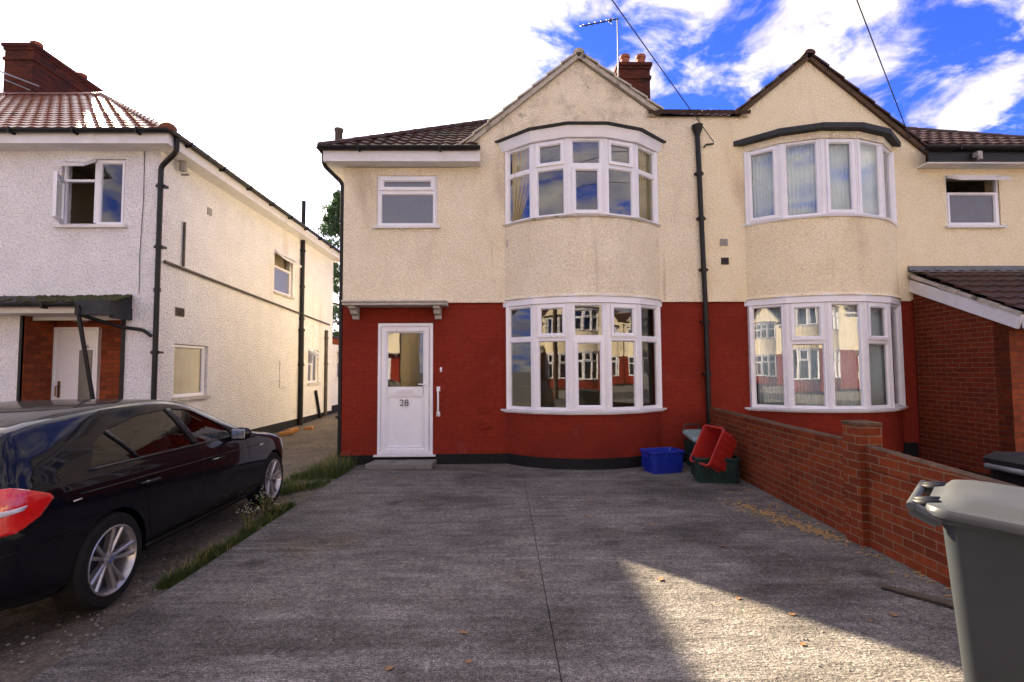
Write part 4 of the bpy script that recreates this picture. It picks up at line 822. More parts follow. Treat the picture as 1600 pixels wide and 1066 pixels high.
# ================================================================ BLACK HATCHBACK
car = thing('car', (-3.60, 4.94, -.01), 'black five door hatchback parked in the alley with red rear lamp facing the camera', 'car', None, radians(1.6))
car.rotation_euler = (0, 0, radians(1.6))
def lerpt(tab, x):
    if x <= tab[0][0]: return tab[0][1]
    for (a, va), (b, vb) in zip(tab[:-1], tab[1:]):
        if x <= b: t = (x - a)/(b - a); return va + (vb - va)*t
    return tab[-1][1]
TOP = [(0, .66), (.02, .80), (.05, .90), (.11, .99), (.16, 1.10), (.20, 1.19), (.25, 1.265), (.5, 1.315), (.8, 1.348), (1.2, 1.378), (1.7, 1.378), (2.08, 1.338), (2.36, 1.25), (2.62, 1.125), (2.90, .965), (3.2, .915), (3.5, .875), (3.8, .81), (4.02, .72), (4.16, .60), (4.24, .48)]
WID = [(0, .64), (.03, .725), (.1, .80), (.2, .84), (.4, .862), (.8, .874), (3.4, .874), (3.7, .855), (3.92, .80), (4.08, .71), (4.18, .60), (4.24, .48)]
BOT = [(0, .36), (.1, .26), (.4, .2), (3.8, .19), (4.1, .22), (4.24, .3)]
def section(s_):
    T_, w, zb = lerpt(TOP, s_), lerpt(WID, s_), lerpt(BOT, s_)
    B = min(.955 - .012*s_, T_ - .035); k = max(0, min(1, (T_ - B)/.33)); rw = w*.90*(1 - k) + k*(.61 + .02*min(1, s_) - .01)
    if s_ > 3: rw = w*.86
    pts = [(0, zb), (w*.72, zb), (w*.93, zb + .03), (w*.975, zb + .12), (w*.99, max(.42, zb + .18)), (w*1.0, min(.60, B - .14)), (w*.985, B - .10), (w*.972, B - .035), (w*.945, B)]
    for t in (.3, .62, .92): pts.append((w*.945 + (rw - w*.945)*t**1.35, B + (T_ - .045*k - B)*t))
    pts += [(rw*.965, T_ - .020 - .006*(1 - k)), (rw*.84, T_ - .007), (rw*.45, T_ - .001), (0, T_)]
    return pts
stations = [0, .015, .05, .11, .18, .27, .36, .44, .52, .66, .85, 1.1, 1.4, 1.7, 2.0, 2.25, 2.5, 2.75, 2.98, 3.06, 3.2, 3.45, 3.7, 3.88, 4.02, 4.12, 4.19, 4.24]
s = MB(); full = []
for q in stations:
    p = section(q); ring_ = [(x, q - 2.14, z) for x, z in p] + [(-x, q - 2.14, z) for x, z in p[-2:0:-1]]; full.append(ring_)
n = len(full[0]); s.add([v_ for rg in full for v_ in rg], [(i*n + k, i*n + (k + 1) % n, (i + 1)*n + (k + 1) % n, (i + 1)*n + k) for i in range(len(full) - 1) for k in range(n)], True)
for rg, fl_ in ((full[0], 0), (full[-1], 1)):
    k0 = len(s.v); h_ = n//2
    s.add(rg, [(i, i + 1, n - i - 1, (n - i) % n) if i else (0, 1, n - 1) for i in range(h_)], True)
body0 = s.build('body', 'carpaint', car, local=True); sub = body0.modifiers.new('sub', 'SUBSURF'); sub.levels = sub.render_levels = 2
dg = bpy.context.evaluated_depsgraph_get(); dg.update()
me0 = bpy.data.meshes.new_from_object(body0.evaluated_get(dg)); bm = bmesh.new(); bm.from_mesh(me0); BV = BVHTree.FromBMesh(bm); bm.free()
_sh = lambda P: [(a - .10 if a < .55 else a - .14, b + (.012 + (b - 1.08)*.27 if b > 1.08 else 0) - (.012 if b < 1 else 0)) for a, b in P]
DLO = [(-1.42, .985), (-1.40, 1.03), (-1.28, 1.12), (-1.08, 1.185), (-.7, 1.235), (-.3, 1.25), (.02, 1.225), (.26, 1.15), (.48, 1.045), (.62, .955), (.2, .955), (-.6, .965)]; DLO = _sh(DLO)
# cut wheel arches and the cabin opening
def cutter(build): m_ = MB(); build(m_); o = m_.build('cut', 'trim', car, local=True); return o
cuts = []
for y in (-1.31, 1.31):
    for sx in (1, -1): cuts.append(cutter(lambda m_: (m_.lathe([(0, sx*.55), (.345, sx*.55), (.345, sx*1.0), (0, sx*1.0)], (0, y, .315), 'x', 40, False))))
cab = [(-1.38, .99), (-1.26, 1.105), (-1.07, 1.165), (-.7, 1.215), (-.3, 1.23), (.0, 1.205), (.24, 1.13), (.45, 1.03), (.56, .968), (.2, .968), (-.6, .975)]; cab = _sh(cab)
cuts.append(cutter(lambda m_: m_.slab(cab, [], (1.2, 0, 0), (0, 1, 0), (1, 0, 0), 2.4)))
# widen the cavity downwards inside the doors
cuts.append(cutter(lambda m_: m_.box(-.70, -1.22, .55, .70, .42, 1.02)))
for c in cuts:
    b = body0.modifiers.new('b', 'BOOLEAN'); b.operation = 'DIFFERENCE'; b.object = c; b.solver = 'EXACT'
dg = bpy.context.evaluated_depsgraph_get(); dg.update(); me = bpy.data.meshes.new_from_object(body0.evaluated_get(dg))
body0.modifiers.clear(); body0.data = me; me.materials.clear(); me.materials.append(M['carpaint'])
for c in cuts: bpy.data.objects.remove(c)
for p in me.polygons: p.use_smooth = True
bm = bmesh.new(); bm.from_mesh(me)
for e in bm.edges:
    if len(e.link_faces) == 2 and e.calc_face_angle(0) > radians(32): e.smooth = False
bm.to_mesh(me); bm.free()
def patch(name, poly, d, m, parent=car, off=.004, step=.03, rim=.012, o0=None, mirror=False):
    """polygon laid on the body: poly is (a, b) on the plane through o0; a along a horizontal axis, b up; d = shooting direction"""
    d = Vector(d).normalized(); ha = Vector((0, 0, 1)).cross(d).normalized()
    if ha.y < -.01 or (abs(ha.y) <= .01 and ha.x < 0): ha = -ha
    up_ = Vector((0, 0, 1)); bm = bmesh.new(); vs = [bm.verts.new((p[0], p[1], 0)) for p in poly]
    for t in tessellate_polygon([[Vector((p[0], p[1], 0)) for p in poly]]): bm.faces.new([vs[i] for i in t])
    xs = [p[0] for p in poly]; ys = [p[1] for p in poly]
    for lo_, hi_, no in ((min(xs), max(xs), (1, 0, 0)), (min(ys), max(ys), (0, 1, 0))):
        k = lo_ + step
        while k < hi_: bmesh.ops.bisect_plane(bm, geom=bm.verts[:] + bm.edges[:] + bm.faces[:], plane_co=Vector(no)*k, plane_no=no); k += step
    for v_ in bm.verts:
        o_ = ha*v_.co.x + up_*v_.co.y - d*3 + (Vector(o0) if o0 else Vector()); h_ = BV.ray_cast(o_, d)
        v_.co = (h_[0] + h_[1]*off) if h_[0] else o_ + d*3
        if mirror: pass
    bmesh.ops.recalc_face_normals(bm, faces=bm.faces)
    if rim:
        be = [e for e in bm.edges if e.is_boundary]; r_ = bmesh.ops.extrude_edge_only(bm, edges=be)
        for v_ in [g_ for g_ in r_['geom'] if isinstance(g_, bmesh.types.BMVert)]: v_.co += d*rim
    me_ = bpy.data.meshes.new(name); bm.to_mesh(me_); bm.free()
    for p in me_.polygons: p.use_smooth = True
    me_.materials.append(M[m]); o = bpy.data.objects.new(name, me_); COL.objects.link(o); o.parent = parent; return o
def shift(poly, k): # shrink about centroid
    cx = sum(p[0] for p in poly)/len(poly); cy = sum(p[1] for p in poly)/len(poly); return [(cx + (p[0] - cx)*k, cy + (p[1] - cy)*k) for p in poly]
for sx in (1, -1):
    # window surround as a strip, then glass in three panes
    bm_ = MB(); 
    outer = DLO; inner = cab
    # panes
    rear_q = [(-1.38, .99), (-1.26, 1.105), (-1.13, 1.15), (-.93, .972)]
    rear_d = [(-1.10, 1.158), (-.7, 1.215), (-.36, 1.229), (-.20, .972), (-.90, .974)]
    front_d = [(-.28, 1.229), (.0, 1.205), (.24, 1.13), (.45, 1.03), (.56, .968), (.2, .968), (-.12, .972)]
    for pp in map(_sh, (rear_q, rear_d, front_d)): patch('side_window', pp, (-sx, 0, 0), 'carglass', off=-.008, rim=0, step=.05)
    for pp in ([(-1.13, 1.15), (-1.10, 1.158), (-.90, .972), (-.93, .972)], [(-.36, 1.232), (-.28, 1.232), (-.12, .968), (-.20, .968)]): patch('window_pillar', _sh(pp), (-sx, 0, 0), 'trim', off=.002, rim=.03)
    patch('window_trim', [(-1.50, .966), (-.6, .956), (.2, .949), (.50, .943), (.50, .933), (.2, .939), (-.6, .945), (-1.50, .953)], (-sx, 0, 0), 'trim', off=.005, rim=.01, step=.06)
    # door shut lines
    for ln in ([(.60, .94), (.66, .78), (.70, .30)], [(-.22, .94), (-.20, .6), (-.20, .26)], [(-1.20, .955), (-1.10, .80), (-.98, .70), (-.94, .45), (-.9, .3)]):
        pp = [(a + .004, b) for a, b in ln] + [(a - .004, b) for a, b in ln[::-1]]; patch('shut_line', pp, (-sx, 0, 0), 'trim', off=.0012, rim=0, step=.06)
    # crease, sill and handles
    patch('swage_line', [(-1.6, .835), (1.2, .785), (1.2, .779), (-1.6, .827)], (-sx, 0, 0), 'carpaint', off=.005, rim=.01, step=.06)
    patch('sill_trim', [(-.93, .30), (.93, .28), (.93, .23), (-.93, .25)], (-sx, 0, 0), 'trim', off=.012, rim=.02, step=.08)
    for y in (-.95, .02):
        hp = BV.ray_cast(Vector((sx*3, y, .775)), Vector((-sx, 0, 0)))[0]; q = MB(); q.tube([hp + Vector((0, -.10, 0)), hp + Vector((sx*.035, -.08, .004)), hp + Vector((sx*.04, .05, .004)), hp + Vector((0, .09, .0))], .014, 8); q.build('door_handle', 'carpaint', car, local=True)
    # mirror
    q = MB(); c = Vector((sx*.94, .31, .975)); q.lathe([(0, -.09), (.05, -.085), (.078, -.04), (.085, .0), (.07, .07), (.035, .10), (0, .105)], (0, 0, 0), 'x', 16)
    q.v = [(c.x + v_[0]*sx, c.y + v_[1]*.62, c.z + v_[2]*.80) for v_ in q.v]; q.tube([(sx*.83, .34, .93), (sx*.88, .33, .945)], .028, 8); mo = q.build('wing_mirror', 'carpaint', car, local=True)
    q = MB(); q.obox(c + Vector((0, -.052, .0)), (1, 0, 0), (0, 1, 0), (0, 0, 1), .065, .004, .045); q.build('mirror_glass', 'chrome', mo, local=True, bevel=.003)
    # rear lamp wraps round the corner
    tl = [(-2.10, .70), (-2.10, .91), (-2.06, .955), (-2.0, .955), (-1.82, .885), (-1.80, .86), (-1.88, .775), (-2.0, .71)]
    tlo = patch('tail_light', [(p[0], p[1] + .0) for p in tl], (-sx*1, .0, 0), 'taillight', off=.010, step=.025)
    patch('lamp_band', [(-2.08, .805), (-1.97, .825), (-1.95, .85), (-2.08, .835)], (-sx, 0, 0), 'clearlamp', parent=tlo, off=.013, step=.03)
    tb = [(sx*.30, .74), (sx*.30, .90), (sx*.62, .93), (sx*.70, .86), (sx*.70, .74), (sx*.60, .70)]
    patch('tail_light', tb, (0, 1, 0), 'taillight', off=.010, step=.03)
    patch('lamp_band', [(sx*.33, .79), (sx*.66, .80), (sx*.66, .83), (sx*.33, .825)], (0, 1, 0), 'clearlamp', off=.014, step=.03)
    # front lamp and wing repeater
    patch('headlight', [(1.72, .60), (1.66, .68), (1.74, .74), (1.95, .66), (2.0, .58)], (-sx, 0, 0), 'clearlamp', off=.006, step=.03)
    patch('side_repeater', [(.93, .765), (1.02, .768), (1.01, .785), (.94, .782)], (-sx, 0, 0), 'amber', off=.006, step=.03)
    patch('side_reflector', [(-1.66, .795), (-1.60, .798), (-1.60, .806), (-1.66, .803)], (-sx, 0, 0), 'amber', off=.006, step=.03)
# rear window, hatch lines, bumper line, plate, front glass
patch('rear_window', [(-.64, .95), (-.70, .985), (-.585, 1.215), (0, 1.225), (.585, 1.215), (.70, .985), (.64, .95), (0, .93)], (0, 1, 0), 'carglass_dark', off=.004, step=.04)
patch('windscreen', [(-.62, .98), (-.50, 1.225), (0, 1.26), (.50, 1.225), (.62, .98), (0, .985)], (0, -1, 0), 'carglass_dark', off=.004, step=.04)
patch('bumper_line', [(-.72, .600), (.72, .600), (.72, .588), (-.72, .588)], (0, 1, 0), 'trim', off=.003, rim=0, step=.05)
patch('bumper_line', [(-2.12, .600), (-1.68, .625), (-1.68, .615), (-2.12, .588)], (-1, 0, 0), 'trim', off=.003, rim=0, step=.03)
patch('number_plate', [(-.26, .66), (.26, .66), (.26, .77), (-.26, .77)], (0, 1, 0), 'amber', off=.012, step=.1)
patch('grille', [(-.22, .44), (-.25, .56), (-.04, .58), (-.03, .44)], (0, -1, 0), 'trim', off=.006); patch('grille', [(.22, .44), (.25, .56), (.04, .58), (.03, .44)], (0, -1, 0), 'trim', off=.006)
q = MB(); v = []
for i in range(13):
    x = -.585 + 1.17*i/12; c_ = (x/.585)**2; e_ = abs(x/.585)**6
    v += [(x, -1.66, 1.320 - .022*c_ - .02*e_), (x, -2.00 + .05*e_, 1.268 - .022*c_ - .03*e_), (x, -1.99 + .05*e_, 1.246 - .022*c_ - .03*e_), (x, -1.88, 1.20 - .03*c_)]
q.add(v, [(i*4 + k, i*4 + (k + 1) % 4, (i + 1)*4 + (k + 1) % 4, (i + 1)*4 + k) for i in range(12) for k in range(4)]); q.add(v[:4], [(0, 1, 2, 3)]); q.add(v[-4:], [(0, 1, 2, 3)]); q.build('spoiler', 'carpaint', car, local=True, bevel=.006)
# cabin
q = MB()
for x in (-.36, .36):
    q.lathe([(0, 0)] + [(.20, .01), (.21, .30), (.14, .47), (0, .50)], (0, 0, 0), n=12); k = 5*12
    for i in range(len(q.v) - k, len(q.v)): v_ = q.v[i]; q.v[i] = (x + v_[0], -.08 + v_[1]*.30 - v_[2]*.22, .58 + v_[2])
    q.lathe([(0, 0), (.11, .01), (.12, .09), (.09, .15), (0, .16)], (0, 0, 0), n=12)
    for i in range(len(q.v) - k, len(q.v)): v_ = q.v[i]; q.v[i] = (x + v_[0], -.19 + v_[1]*.35, 1.04 + v_[2]*.9)
    q.lathe([(0, 0), (.10, .01), (.11, .06), (.08, .10), (0, .11)], (0, 0, 0), n=12)
    for i in range(len(q.v) - k, len(q.v)): v_ = q.v[i]; q.v[i] = (x*1.0 + v_[0], -1.02 + v_[1]*.35, 1.01 + v_[2])
q.box(-.66, -1.13, .6, .66, -.98, 1.03)
q.build('seats', 'carint', car, local=True)
q = MB(); q.lathe([(.17, -.012), (.182, 0), (.17, .012), (.158, 0), (.17, -.012)], (0, 0, 0), n=24); q.v = [(.36 + v_[0], .32 + v_[1]*.4 + v_[2], .98 + v_[1]*.75) for v_ in q.v]; q.build('steering_wheel', 'carint', car, local=True)
# wheels
def wheel(sx, y):
    X0 = sx*.765; q = MB()
    q.lathe([(.225, -.10*sx), (.285, -.105*sx), (.312, -.075*sx), (.318, 0), (.312, .075*sx), (.288, .10*sx), (.232, .098*sx), (.222, .085*sx)], (X0, y, .315), 'x', 48); ty = q.build('wheel', 'tyre', car, local=True)
    q = MB(); q.lathe([(.224, .085*sx), (.230, .102*sx), (.222, .106*sx), (.206, .088*sx), (.200, .02*sx), (.195, -.08*sx)], (X0, y, .315), 'x', 48)
    def spoke(a, w0, w1):
        P_ = lambda r_, t, d: (X0 + d*sx, y + r_*sin(a) + t*cos(a), .315 + r_*cos(a) - t*sin(a)); v_ = []
        for r_, w_, d in ((.035, w0, .072), (.10, (w0 + w1)/2*.9, .082), (.16, w1*.9, .092), (.212, w1, .100)):
            v_ += [P_(r_, -w_, d - .012), P_(r_, -w_*.45, d), P_(r_, w_*.45, d), P_(r_, w_, d - .012), P_(r_, w_*.9, d - .05), P_(r_, -w_*.9, d - .05)]
        q.add(v_, [(i*6 + k, i*6 + (k + 1) % 6, (i + 1)*6 + (k + 1) % 6, (i + 1)*6 + k) for i in range(3) for k in range(6)])
    for i in range(5):
        for da in (-.19, .19): spoke(2*pi*i/5 + .25 + da, .012, .017)
    q.lathe([(0, .078*sx), (.035, .078*sx), (.05, .070*sx), (.055, .04*sx)], (X0, y, .315), 'x', 20); q.build('rim', 'alloy', ty, local=True)
    q = MB(); q.lathe([(0, .02*sx), (.145, .02*sx), (.15, .0), (.20, -.03*sx)], (X0, y, .315), 'x', 30); q.build('brake_disc', 'darkmetal', ty, local=True)
    q = MB(); q.lathe([(0, .083*sx), (.024, .083*sx), (.028, .078*sx)], (X0, y, .315), 'x', 20); cp = q.build('hub_cap', 'trim', ty, local=True)
    q = MB(); q.lathe([(.020, .0845*sx), (.027, .0845*sx), (.027, .078*sx)], (X0, y, .315), 'x', 20)
    q.build('badge_ring', 'chrome', ty, local=True)
    for (a0, m_) in ((0, 'blueenamel'), (pi/2, 'chrome'), (pi, 'blueenamel'), (3*pi/2, 'chrome')):
        q = MB(); q.add([(X0 + .0846*sx, y, .315)] + [(X0 + .0846*sx, y + .018*cos(a0 + pi/2*k/5), .315 + .018*sin(a0 + pi/2*k/5)) for k in range(6)], [tuple(range(7))]); q.build('badge_quarter', m_, ty, local=True)
for sx in (1, -1):
    for y in (-1.31, 1.31): wheel(sx, y)

# ================================================================ GARDEN WALL
gw = thing('brick_wall', (3.3, 4.7, 0), 'low red brick garden wall with a square pillar between the two driveways', 'wall')
def wallseg(y0, y1, x0, x1, zt0, zt1, name, m, th=.11, zb=-.03, lift=0):
    s = MB(); v = []
    for y, x, zt in ((y0, x0, zt0), (y1, x1, zt1)): v += [(x, y, zb), (x + th, y, zb), (x + th, y, zt), (x, y, zt)]
    s.add(v, [(0, 1, 2, 3), (4, 5, 6, 7), (0, 1, 5, 4), (1, 2, 6, 5), (2, 3, 7, 6), (3, 0, 4, 7)])
    return s.build(name, m, gw)
wallseg(4.83, YW - .03, 3.255, 3.50, .865, .885, 'wall_panel', 'brickwall'); wallseg(4.83, YW - .03, 3.245, 3.49, .90, .92, 'coping', 'timber' if False else 'brickwall', .13, .868)
wallseg(1.2, 4.60, 3.13, 3.25, .70, .855, 'wall_panel', 'brickwall'); wallseg(1.2, 4.60, 3.12, 3.24, .735, .885, 'coping', 'brickwall', .13, .703)
s = MB(); s.box(3.19, 4.601, -.03, 3.41, 4.829, 1.07); s.build('pillar', 'brickwall', gw, bevel=.004)
s = MB(); s.box(3.185, 4.596, 1.071, 3.415, 4.834, 1.10); s.build('pillar_cap', 'wallmortar', gw, bevel=.006)
for (y0, y1, x0, x1, z0, z1) in ((4.84, YW - .04, 3.245, 3.49, .902, .922), (1.2, 4.59, 3.12, 3.24, .737, .887)):
    s = MB(); k = 26; v = []
    for i in range(k + 1):
        t = i/k; x = x0 + (x1 - x0)*t; y = y0 + (y1 - y0)*t; z = z0 + (z1 - z0)*t + rnd.uniform(0, .008)
        v += [(x + rnd.uniform(-.004, .012), y, z - .004), (x + .05, y, z + .012), (x + .12, y, z - .004)]
    s.add(v, [(i*3 + j, i*3 + j + 1, i*3 + j + 4, i*3 + j + 3) for i in range(k) for j in range(2)], True); s.build('mortar_bed', 'wallmortar', gw)

# ================================================================ BINS AND BOXES
# wheelie bin
wb = thing('wheelie_bin', (0, 0, 0), 'large grey wheelie bin with closed lid and rear handle bar, cropped at the right edge', 'bin')
def rrect(cx, cy, hx, hy, r_, z, n=6):
    out_ = []
    for sx, sy, a0 in ((1, 1, 0), (-1, 1, pi/2), (-1, -1, pi), (1, -1, 3*pi/2)):
        for k in range(n + 1): a = a0 + pi/2*k/n; out_.append((cx + sx*(hx - r_) + r_*cos(a), cy + sy*(hy - r_) + r_*sin(a), z))
    return out_
def loft(rings, mb, cap0=True, cap1=True, smooth=True):
    n = len(rings[0]); mb.add([v_ for r_ in rings for v_ in r_], [(i*n + k, i*n + (k + 1) % n, (i + 1)*n + (k + 1) % n, (i + 1)*n + k) for i in range(len(rings) - 1) for k in range(n)], smooth)
    if cap0: mb.add(rings[0], [tuple(range(n))])
    if cap1: mb.add(rings[-1], [tuple(range(n))])
BXc, BYc = 0, 0
q = MB(); loft([rrect(BXc, BYc - .02, .235, .27, .04, .06), rrect(BXc, BYc - .01, .25, .29, .05, .12), rrect(BXc, BYc, .282, .335, .055, .93), rrect(BXc, BYc, .283, .336, .055, .94), rrect(BXc, BYc, .305, .36, .06, .945), rrect(BXc, BYc, .307, .362, .06, .985)], q); q.build('bin_body', 'greybin', wb)
q = MB(); loft([rrect(BXc, BYc, .325, .385, .08, .975), rrect(BXc, BYc, .328, .388, .08, .995), rrect(BXc, BYc, .322, .382, .08, 1.012), rrect(BXc, BYc, .285, .345, .09, 1.024), rrect(BXc, BYc + .0, .265, .32, .09, 1.052), rrect(BXc, BYc, .22, .28, .09, 1.066), rrect(BXc, BYc, .12, .17, .08, 1.072)], q); q.v = [(a, b, c + (b - .36)*.07) for a, b, c in q.v]; lid = q.build('lid', 'greylid', wb)
for y in (-.05,):
    q = MB(); q.lathe([(.0, -.03), (.03, -.03), (.045, 0)], (0, 0, 0), n=12) if False else q.box(BXc - .337, y - .12, .950, BXc - .30, y + .12, .975); q.build('lid_grip', 'blackplastic', lid, bevel=.008)
q = MB(); yb = BYc + .36
for x in (BXc - .27, BXc + .27): q.tube([(x, yb - .03, .95), (x, yb + .065, .99)], [.03, .022], 8); q.obox((x, yb + .03, .965), (0, 1, .45), (1, 0, 0), (0, -.45, 1), .05, .012, .026)
q.tube([(BXc - .30, yb + .075, 1.0), (BXc + .30, yb + .075, 1.0)], .017, 10); q.build('handle', 'greylid', wb)
for x in (BXc - .20, BXc + .20):
    q = MB(); q.tube([(x - .03, yb - .02, 1.012), (x - .03, yb + .075, 1.0)], .021, 8); q.tube([(x + .03, yb - .02, 1.012), (x + .03, yb + .075, 1.0)], .021, 8); q.build('hinge', 'blackplastic', wb)
for x in (BXc - .25, BXc + .25):
    q = MB(); q.lathe([(0, -.025), (.08, -.025), (.10, -.02), (.10, .02), (.08, .025), (0, .025)], (x*.8, BYc + .20, .10), 'x', 24); q.build('wheel', 'tyre', wb)
wb.location = (2.27, 2.13, 0); wb.rotation_euler = (0, 0, radians(46))
# open crates
def crate(name, loc, lx, ly, h, m, label, cat, rot=(0, 0, 0), taper=.86, group=None):
    o = thing(name, loc, label, cat, group); o.rotation_euler = rot
    q = MB(); t = taper; O = [rrect(0, 0, lx/2*t, ly/2*t, .04, 0), rrect(0, 0, lx/2*.975, ly/2*.975, .045, h - .045), rrect(0, 0, lx/2, ly/2, .05, h - .04), rrect(0, 0, lx/2 + .012, ly/2 + .012, .05, h - .03), rrect(0, 0, lx/2 + .012, ly/2 + .012, .05, h), rrect(0, 0, lx/2 - .012, ly/2 - .012, .04, h), rrect(0, 0, lx/2*.96 - .01, ly/2*.96 - .01, .04, h - .04), rrect(0, 0, lx/2*t - .01, ly/2*t - .01, .035, .012)]
    loft(O, q, smooth=False); b = q.build('crate_body', m, o, local=True, bevel=.003)
    q = MB()
    for sx in (-1, 1):
        for i in range(5): 
            y = (i - 2)*ly*.17; q.obox((sx*lx/2*.955, y, h*.5), (0, 1, 0), (1, 0, .0), (0, 0, 1), .006, .010, h*.34)
        q.obox((sx*(lx/2*1.0), 0, h - .075), (0, 1, 0), (1, 0, 0), (0, 0, 1), .09, .012, .03)
    for i in range(6): 
        x = (i - 2.5)*lx*.15
        for sy in (-1, 1): q.obox((x, sy*ly/2*.95, h*.5), (1, 0, 0), (0, 1, 0), (0, 0, 1), .006, .008, h*.34)
    q.build('rib', m, o, local=True); return o
crate('recycling_box', (2.46, 8.03, 0), .56, .40, .335, 'bluebox', 'blue open recycling box on the concrete below the ground floor bay', 'box', rot=(0, 0, radians(14)))
crate('recycling_box', (3.0, 7.35, 0), .60, .42, .35, 'greenbox', 'dark green recycling box holding up the tilted red box', 'box', rot=(0, 0, radians(-9)))
crate('recycling_box', (3.12, 7.33, .37), .56, .40, .33, 'redbox', 'red recycling box tipped on its side against the garden wall', 'box', rot=(radians(4), radians(-62), radians(14)))
cd = thing('food_caddy', (3.17, 8.42, 0), 'dark green food waste caddy with pale grey lid beside the wall corner', 'bin')
q = MB(); loft([rrect(0, 0, .13, .15, .03, 0), rrect(0, 0, .165, .18, .035, .42)], q, smooth=False); q.build('caddy_body', 'greenbox', cd, local=True, bevel=.004)
q = MB(); loft([rrect(0, 0, .178, .195, .04, .42), rrect(0, 0, .178, .195, .04, .45), rrect(0, 0, .14, .155, .04, .485)], q); q.v = [(a, b, c + (b + .19)*.28) for a, b, c in q.v]; q.build('caddy_lid', 'greylid2', cd, local=True)
q = MB(); q.tube([(-.17, .17, .53), (-.12, .19, .66), (.12, .19, .66), (.17, .17, .53)], .012, 8); q.build('handle', 'greenbox', cd, local=True); cd.rotation_euler = (0, 0, radians(8))
# black bin in the neighbour's garden
nb = thing('wheelie_bin', (5.05, 4.78, 0), 'black lidded bin behind the garden wall in front of the brick porch', 'bin')
q = MB(); loft([rrect(5.05, 4.78, .22, .24, .04, 0), rrect(5.05, 4.78, .27, .29, .05, .66)], q); q.build('bin_body', 'blackplastic', nb)
q = MB(); loft([rrect(5.05, 4.78, .30, .32, .06, .66), rrect(5.05, 4.78, .30, .32, .06, .70), rrect(5.05, 4.78, .25, .27, .07, .755)], q); q.build('lid', 'blackplastic', nb)
q = MB(); q.tube([(4.72, 4.5, .63), (4.72, 5.0, .63)], .028, 8); q.build('handle', 'lead', nb)  # the bar's grey colour paints a bluish sheen onto the black bin

# ================================================================ CURTAINS (seen through panes)
curtain(.16, 8.70, .62, 8.42, 4.10, 5.36, 'curtain', 'pale curtain drawn aside at the left end of the upper bay above the blue box', amp=.02, waves=5, taper=.75)
curtain(2.30, 8.50, 2.58, 8.76, 4.10, 5.36, 'curtain', 'beige curtain hanging at the right end of the cream upper bay', amp=.02, waves=5)
vs_ = bay_vertices(CX2, YW, -.10)
for i in range(5):
    a, b = vs_[i], vs_[i + 1]
    nm = ('first', 'second', 'third', 'fourth', 'fifth')[i]
    curtain(a[0], a[1], b[0], b[1], 4.10, 5.38, 'net', 'pale net curtain behind the %s light from the left of the neighbour\'s upper bay' % nm, 'net curtain', amp=.010, waves=9, group='net curtains of the neighbour\'s bays', name='net_curtain')
    curtain(a[0], a[1], b[0], b[1], (.95 if i != 1 else .93), 2.65, 'net', 'grey net curtain behind the %s light from the left of the neighbour\'s ground floor bay' % nm, 'net curtain', amp=.012, waves=11, group='net curtains of the neighbour\'s bays', name='net_curtain')

# ================================================================ CABLES
def cable(a, b, sag, label, n=40, r_=.008):
    a, b = Vector(a), Vector(b); s = MB(); s.tube([a.lerp(b, i/n) - Vector((0, 0, sag*4*(i/n)*(1 - i/n))) for i in range(n + 1)], r_, 5); tag(s.build('overhead_cable', 'wire', None), label, 'cable', 'overhead telephone cables')
cable((3.70, 8.72, 5.56), (-10, -8.2, 7.9), .12, 'thin black overhead cable hooked to the wall beside the centre drainpipe')
cable((7.42, 8.95, 5.62), (-10, -8.2, 8.0), .12, 'thin black overhead cable rising from the neighbour\'s right hand roof')
pole = MB(); pole.tube([(-10.05, -8.25, -.06), (-10.05, -8.25, 8.3)], [.14, .10], 14); tag(pole.build('telegraph_pole', 'timber', None), 'brown wooden telegraph pole across the road carrying both cables', 'pole')

# ================================================================ TREE behind the alley
def tree(name, x, y, zt, rad, label, n=16000, seed=1, conical=True):
    R = random.Random(seed); o = thing(name, (x, y, 0), label, 'tree'); tr = MB(); tr.tube([(x, y, 0), (x + .1, y, zt*.45), (x, y + .1, zt*.92)], [.22, .14, .03], 10)
    cl = []
    for i in range(150):
        h_ = R.uniform(.08, 1)**.9; z = zt*h_; w = rad*(1 - h_**1.6)*R.uniform(.35, 1.05) + .1; a = R.uniform(0, 2*pi); c = Vector((x + w*cos(a), y + w*sin(a), z)); cl.append((c, R.uniform(.22, .55)*(1.1 - h_*.5)))
        if i % 3 == 0: tr.tube([(x, y, z*.9), c], [.05*(1 - h_) + .01, .008], 5)
    tr.build('trunk', 'bark', o); m_ = MB()
    for i in range(n):
        c, q = R.choice(cl); d = Vector((R.gauss(0, 1), R.gauss(0, 1), R.gauss(0, .8))); d = d.normalized()*q*R.random()**.5; p = c + d; s_ = R.uniform(.05, .12)
        a = Vector((R.gauss(0, 1), R.gauss(0, 1), R.gauss(0, 1))).normalized(); b = a.orthogonal().normalized(); m_.add([p, p + a*s_ + b*s_*.35, p + a*s_*1.9, p + a*s_ - b*s_*.35], [(0, 1, 2, 3)])
    m_.build('crown', 'leaf', o, fixn=False)
tree('evergreen_tree', -8.1, 25.5, 10.7, 3.3, 'dark green evergreen tree rising behind the gap between the houses', 26000, 3)
tree('evergreen_tree', -9.5, 29, 8.0, 2.2, 'second darker evergreen farther back behind the white house', 5000, 5) if False else None
fn = MB(); fn.box(-7.4, 24.0, .3, -2.9, 24.06, 2.2)
for i in range(16): fn.box(-7.4 + i*.29, 23.975, .3, -7.4 + i*.29 + .02, 24.0, 2.25)
tag(fn.build('fence', 'timber', None), 'weathered brown board fence across the far end of the alley', 'fence')

